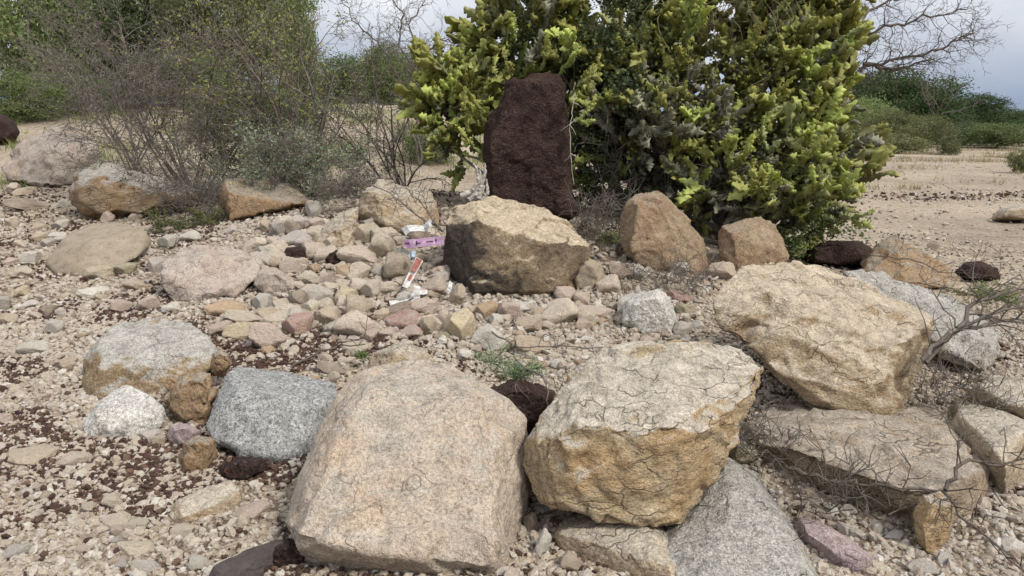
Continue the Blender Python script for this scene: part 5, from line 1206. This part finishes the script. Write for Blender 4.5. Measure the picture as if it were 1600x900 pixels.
def sprig(name, label, spots, n, leaf, leafm, seed):
    rng = np.random.default_rng(seed); r_ = random.Random(seed); b = hit(spots[0][0], spots[0][1]); e = empty(name, b); tag(e, label, 'plant'); T = Tubes(); C = []
    for (px, py, Y, rr) in spots:
        c = at(px, py, Y); k = rr / ppm(c)
        for _ in range(14):
            q = c + Vector((r_.uniform(-k, k), r_.uniform(-k, k) * .6, r_.uniform(-.2, .6) * k)); q.z = max(q.z, G(q.x, q.y) + .01); T.line([b.lerp(c, .8), c.lerp(q, .6) + rv(r_, .01), q], .003, .0012)
            for t in rng.uniform(.2, 1, int(n / 14 / len(spots))): C.append(np.array(c.lerp(q, t)[:]) + rng.normal(0, .012, 3))
    obj('stems', T.mesh('stems', 3, b), M['twig'], e); obj('leaves', leaves_mesh('leaves', np.array(C), np.full(len(C), leaf), rng, None, .4, .3, b), M[leafm], e)
sprig('green_sprig', 'feathery green sprig in the hollow between the front boulders', [(770, 565, 3.55, 55), (800, 590, 3.4, 40), (830, 580, 3.4, 35)], 2200, .014, 'leaf_pale', 81)
sprig('green_sprig', 'low green weed between olive dome and the thorn bush', [(255, 350, 7.3, 50), (290, 360, 7.2, 45), (320, 345, 7.3, 35)], 2600, .03, 'leaf_olive', 82)
sprig('green_sprig', 'tiny green weed beside the foreground boulder top', [(563, 556, 4.0, 14)], 260, .016, 'leaf_mid', 83)
sprig('green_sprig', 'green weeds beyond the tilted grey slab at right', [(1530, 465, 5.2, 50), (1570, 470, 5.2, 45)], 900, .025, 'leaf_mid', 84)
sprig('green_sprig', 'small weed at the left foot of the rusty pointed boulder', [(955, 375, 5.7, 25)], 600, .022, 'leaf_olive', 85)
def grass(name, label, n, where, hgt, mat, seed, clump=12):
    rng = np.random.default_rng(seed); r_ = random.Random(seed); V = []; k = 0
    while k < n:
        x, y = where(r_); z = G(x, y)
        for _ in range(clump):
            px_ = x + r_.gauss(0, .05 + .003 * y); py_ = y + r_.gauss(0, .05 + .003 * y); a = r_.uniform(0, 6.28); h = hgt * r_.uniform(.4, 1.2); w = .0025 + .0004 * y
            l = Vector((r_.gauss(0, .4), r_.gauss(0, .4), 1)).normalized() * h; zz = z - .01
            V += [(px_ - math.cos(a) * w, py_ - math.sin(a) * w, zz), (px_ + math.cos(a) * w, py_ + math.sin(a) * w, zz), (px_ + l.x, py_ + l.y, zz + l.z)]
            k += 1
    V = np.array(V); tag(obj(name, mesh_np(name, V, np.arange(len(V)).reshape(-1, 3)), M[mat]), label, 'grass', kind='stuff')
def w_bank(r_):
    while True:
        x = r_.uniform(-13, -.2); y = r_.uniform(10, 19)
        if noise.noise(Vector((x * .8, y * .8, 5))) > .12: return x, y
grass('bank_grass', 'pale green grass tufts on the sandy bank at left', 9000, w_bank, .22, 'greengrass', 91)
def w_plain(r_):
    while True:
        x = r_.uniform(4, 34); y = r_.uniform(13, 46)
        if noise.noise(Vector((x * .35, y * .5, 8))) > .22: return x, y
grass('plain_grass', 'dry grass stubble in bands across the sandy plain', 14000, w_plain, .20, 'grass', 92)
def w_rocks(r_):
    h = hit(*r_.choice(((1050, 440), (1480, 640), (1210, 690), (1330, 780), (930, 380), (330, 350), (1440, 470), (1580, 480), (960, 480))) ); return h.x + r_.gauss(0, .2), h.y + r_.gauss(0, .15)
grass('dry_grass', 'wispy dry grass between the boulders', 1500, w_rocks, .09, 'grass', 93, 8)

# ------------------------------------------------------------------ weathered log and litter
slab('dark weathered log end poking in at the bottom left of the big boulder', 'drift',
     [(318, 918), (342, 892), (390, 866), (435, 850), (460, 852), (454, 872), (405, 898), (375, 925)],
     [(332, 884, .055), (385, 858, .065), (430, 843, .065), (452, 848, .055), (402, 878, .055), (358, 904, .055)], res=60, deep=.05, layer=1.2, name='weathered_log', cat='log')
def strip(name, label, corners, mat, th=.004, cat='litter', wob=.006, seed=1, marks=None):
    """a thin bent sheet with real thickness; corners (px, py, Y) a, b along one long edge and c, d along the other"""
    a, b_, c, d = [at(*q) for q in corners]; base = (a + b_ + c + d) / 4; bm = bmesh.new(); r_ = random.Random(seed); rows = []
    nrm = (b_ - a).cross(d - a).normalized(); N = 10
    for k in range(N + 1):
        t = k / N; w = nrm * (wob * math.sin(t * 7 + seed) + r_.uniform(-wob, wob) * .4)
        rows.append([bm.verts.new(a.lerp(b_, t) - base + w), bm.verts.new(a.lerp(b_, t).lerp(d.lerp(c, t), .5) - base + w * 1.6), bm.verts.new(d.lerp(c, t) - base + w)])
    for k in range(N):
        for j in range(2): bm.faces.new((rows[k][j], rows[k + 1][j], rows[k + 1][j + 1], rows[k][j + 1]))
    bmesh.ops.recalc_face_normals(bm, faces=bm.faces); bmesh.ops.solidify(bm, geom=bm.faces[:], thickness=th)
    me = bpy.data.meshes.new(name); bm.to_mesh(me); bm.free(); o = obj(name, me, M[mat], None, base); tag(o, label, cat)
    if marks:
        for (u0, v0, u1, v1, mm) in marks:
            q = [a.lerp(b_, u).lerp(d.lerp(c, u), v) - base for u, v in ((u0, v0), (u1, v0), (u1, v1), (u0, v1))]
            off = nrm * (1 if nrm.y < 0 else -1) * (th + wob * 1.8); mb = bmesh.new(); vs = [mb.verts.new(p_ + off) for p_ in q]; mb.faces.new(vs); mb.verts.index_update()
            bmesh.ops.solidify(mb, geom=mb.faces[:], thickness=.0015)
            m2 = bpy.data.meshes.new('print'); mb.to_mesh(m2); mb.free(); obj('print', m2, M[mm], o)
    return o
strip('plastic_strip', 'lilac plastic strip stuck in the rubble left of the streaked boulder', [(630, 375, 5.35), (693, 369, 5.2), (693, 382, 5.2), (631, 388, 5.35)], 'litter_pink', seed=2,
      marks=[(.06, .35, .18, .55, 'litter_mark'), (.34, .25, .38, .75, 'litter_mark'), (.38, .45, .46, .6, 'litter_mark'), (.6, .4, .78, .55, 'litter_mark'), (.82, .2, .86, .6, 'litter_mark')])
strip('plastic_bag', 'crumpled white plastic scrap above the lilac strip', [(628, 358, 5.55), (672, 345, 5.5), (676, 354, 5.45), (634, 368, 5.45)], 'litter_white', seed=3, wob=.02)
strip('printed_wrapper', 'red and white printed strip leaning in the rubble', [(628, 448, 4.98), (650, 402, 5.1), (661, 408, 5.1), (637, 451, 4.98)], 'litter_white', seed=4, marks=[(.55, .1, .98, .9, 'litter_red'), (.25, .3, .45, .8, 'litter_red')])
strip('plastic_strip', 'white plastic strip standing up below the red and white one', [(645, 482, 4.75), (647, 445, 4.8), (657, 448, 4.8), (655, 480, 4.75)], 'litter_white', seed=5)
strip('plastic_strip', 'long white plastic strip lying flat across the rubble', [(608, 470, 4.8), (668, 452, 4.95), (668, 458, 4.9), (610, 478, 4.75)], 'litter_white', seed=6, wob=.01)
strip('plastic_scrap', 'small blue white scrap under the lilac strip', [(638, 398, 5.2), (650, 392, 5.2), (648, 402, 5.15), (640, 405, 5.15)], 'litter_blue', seed=7)
strip('plastic_scrap', 'white scrap right of the standing strip, under the streaked boulder', [(697, 455, 4.85), (703, 438, 4.9), (708, 442, 4.9), (702, 460, 4.85)], 'litter_white', seed=8)
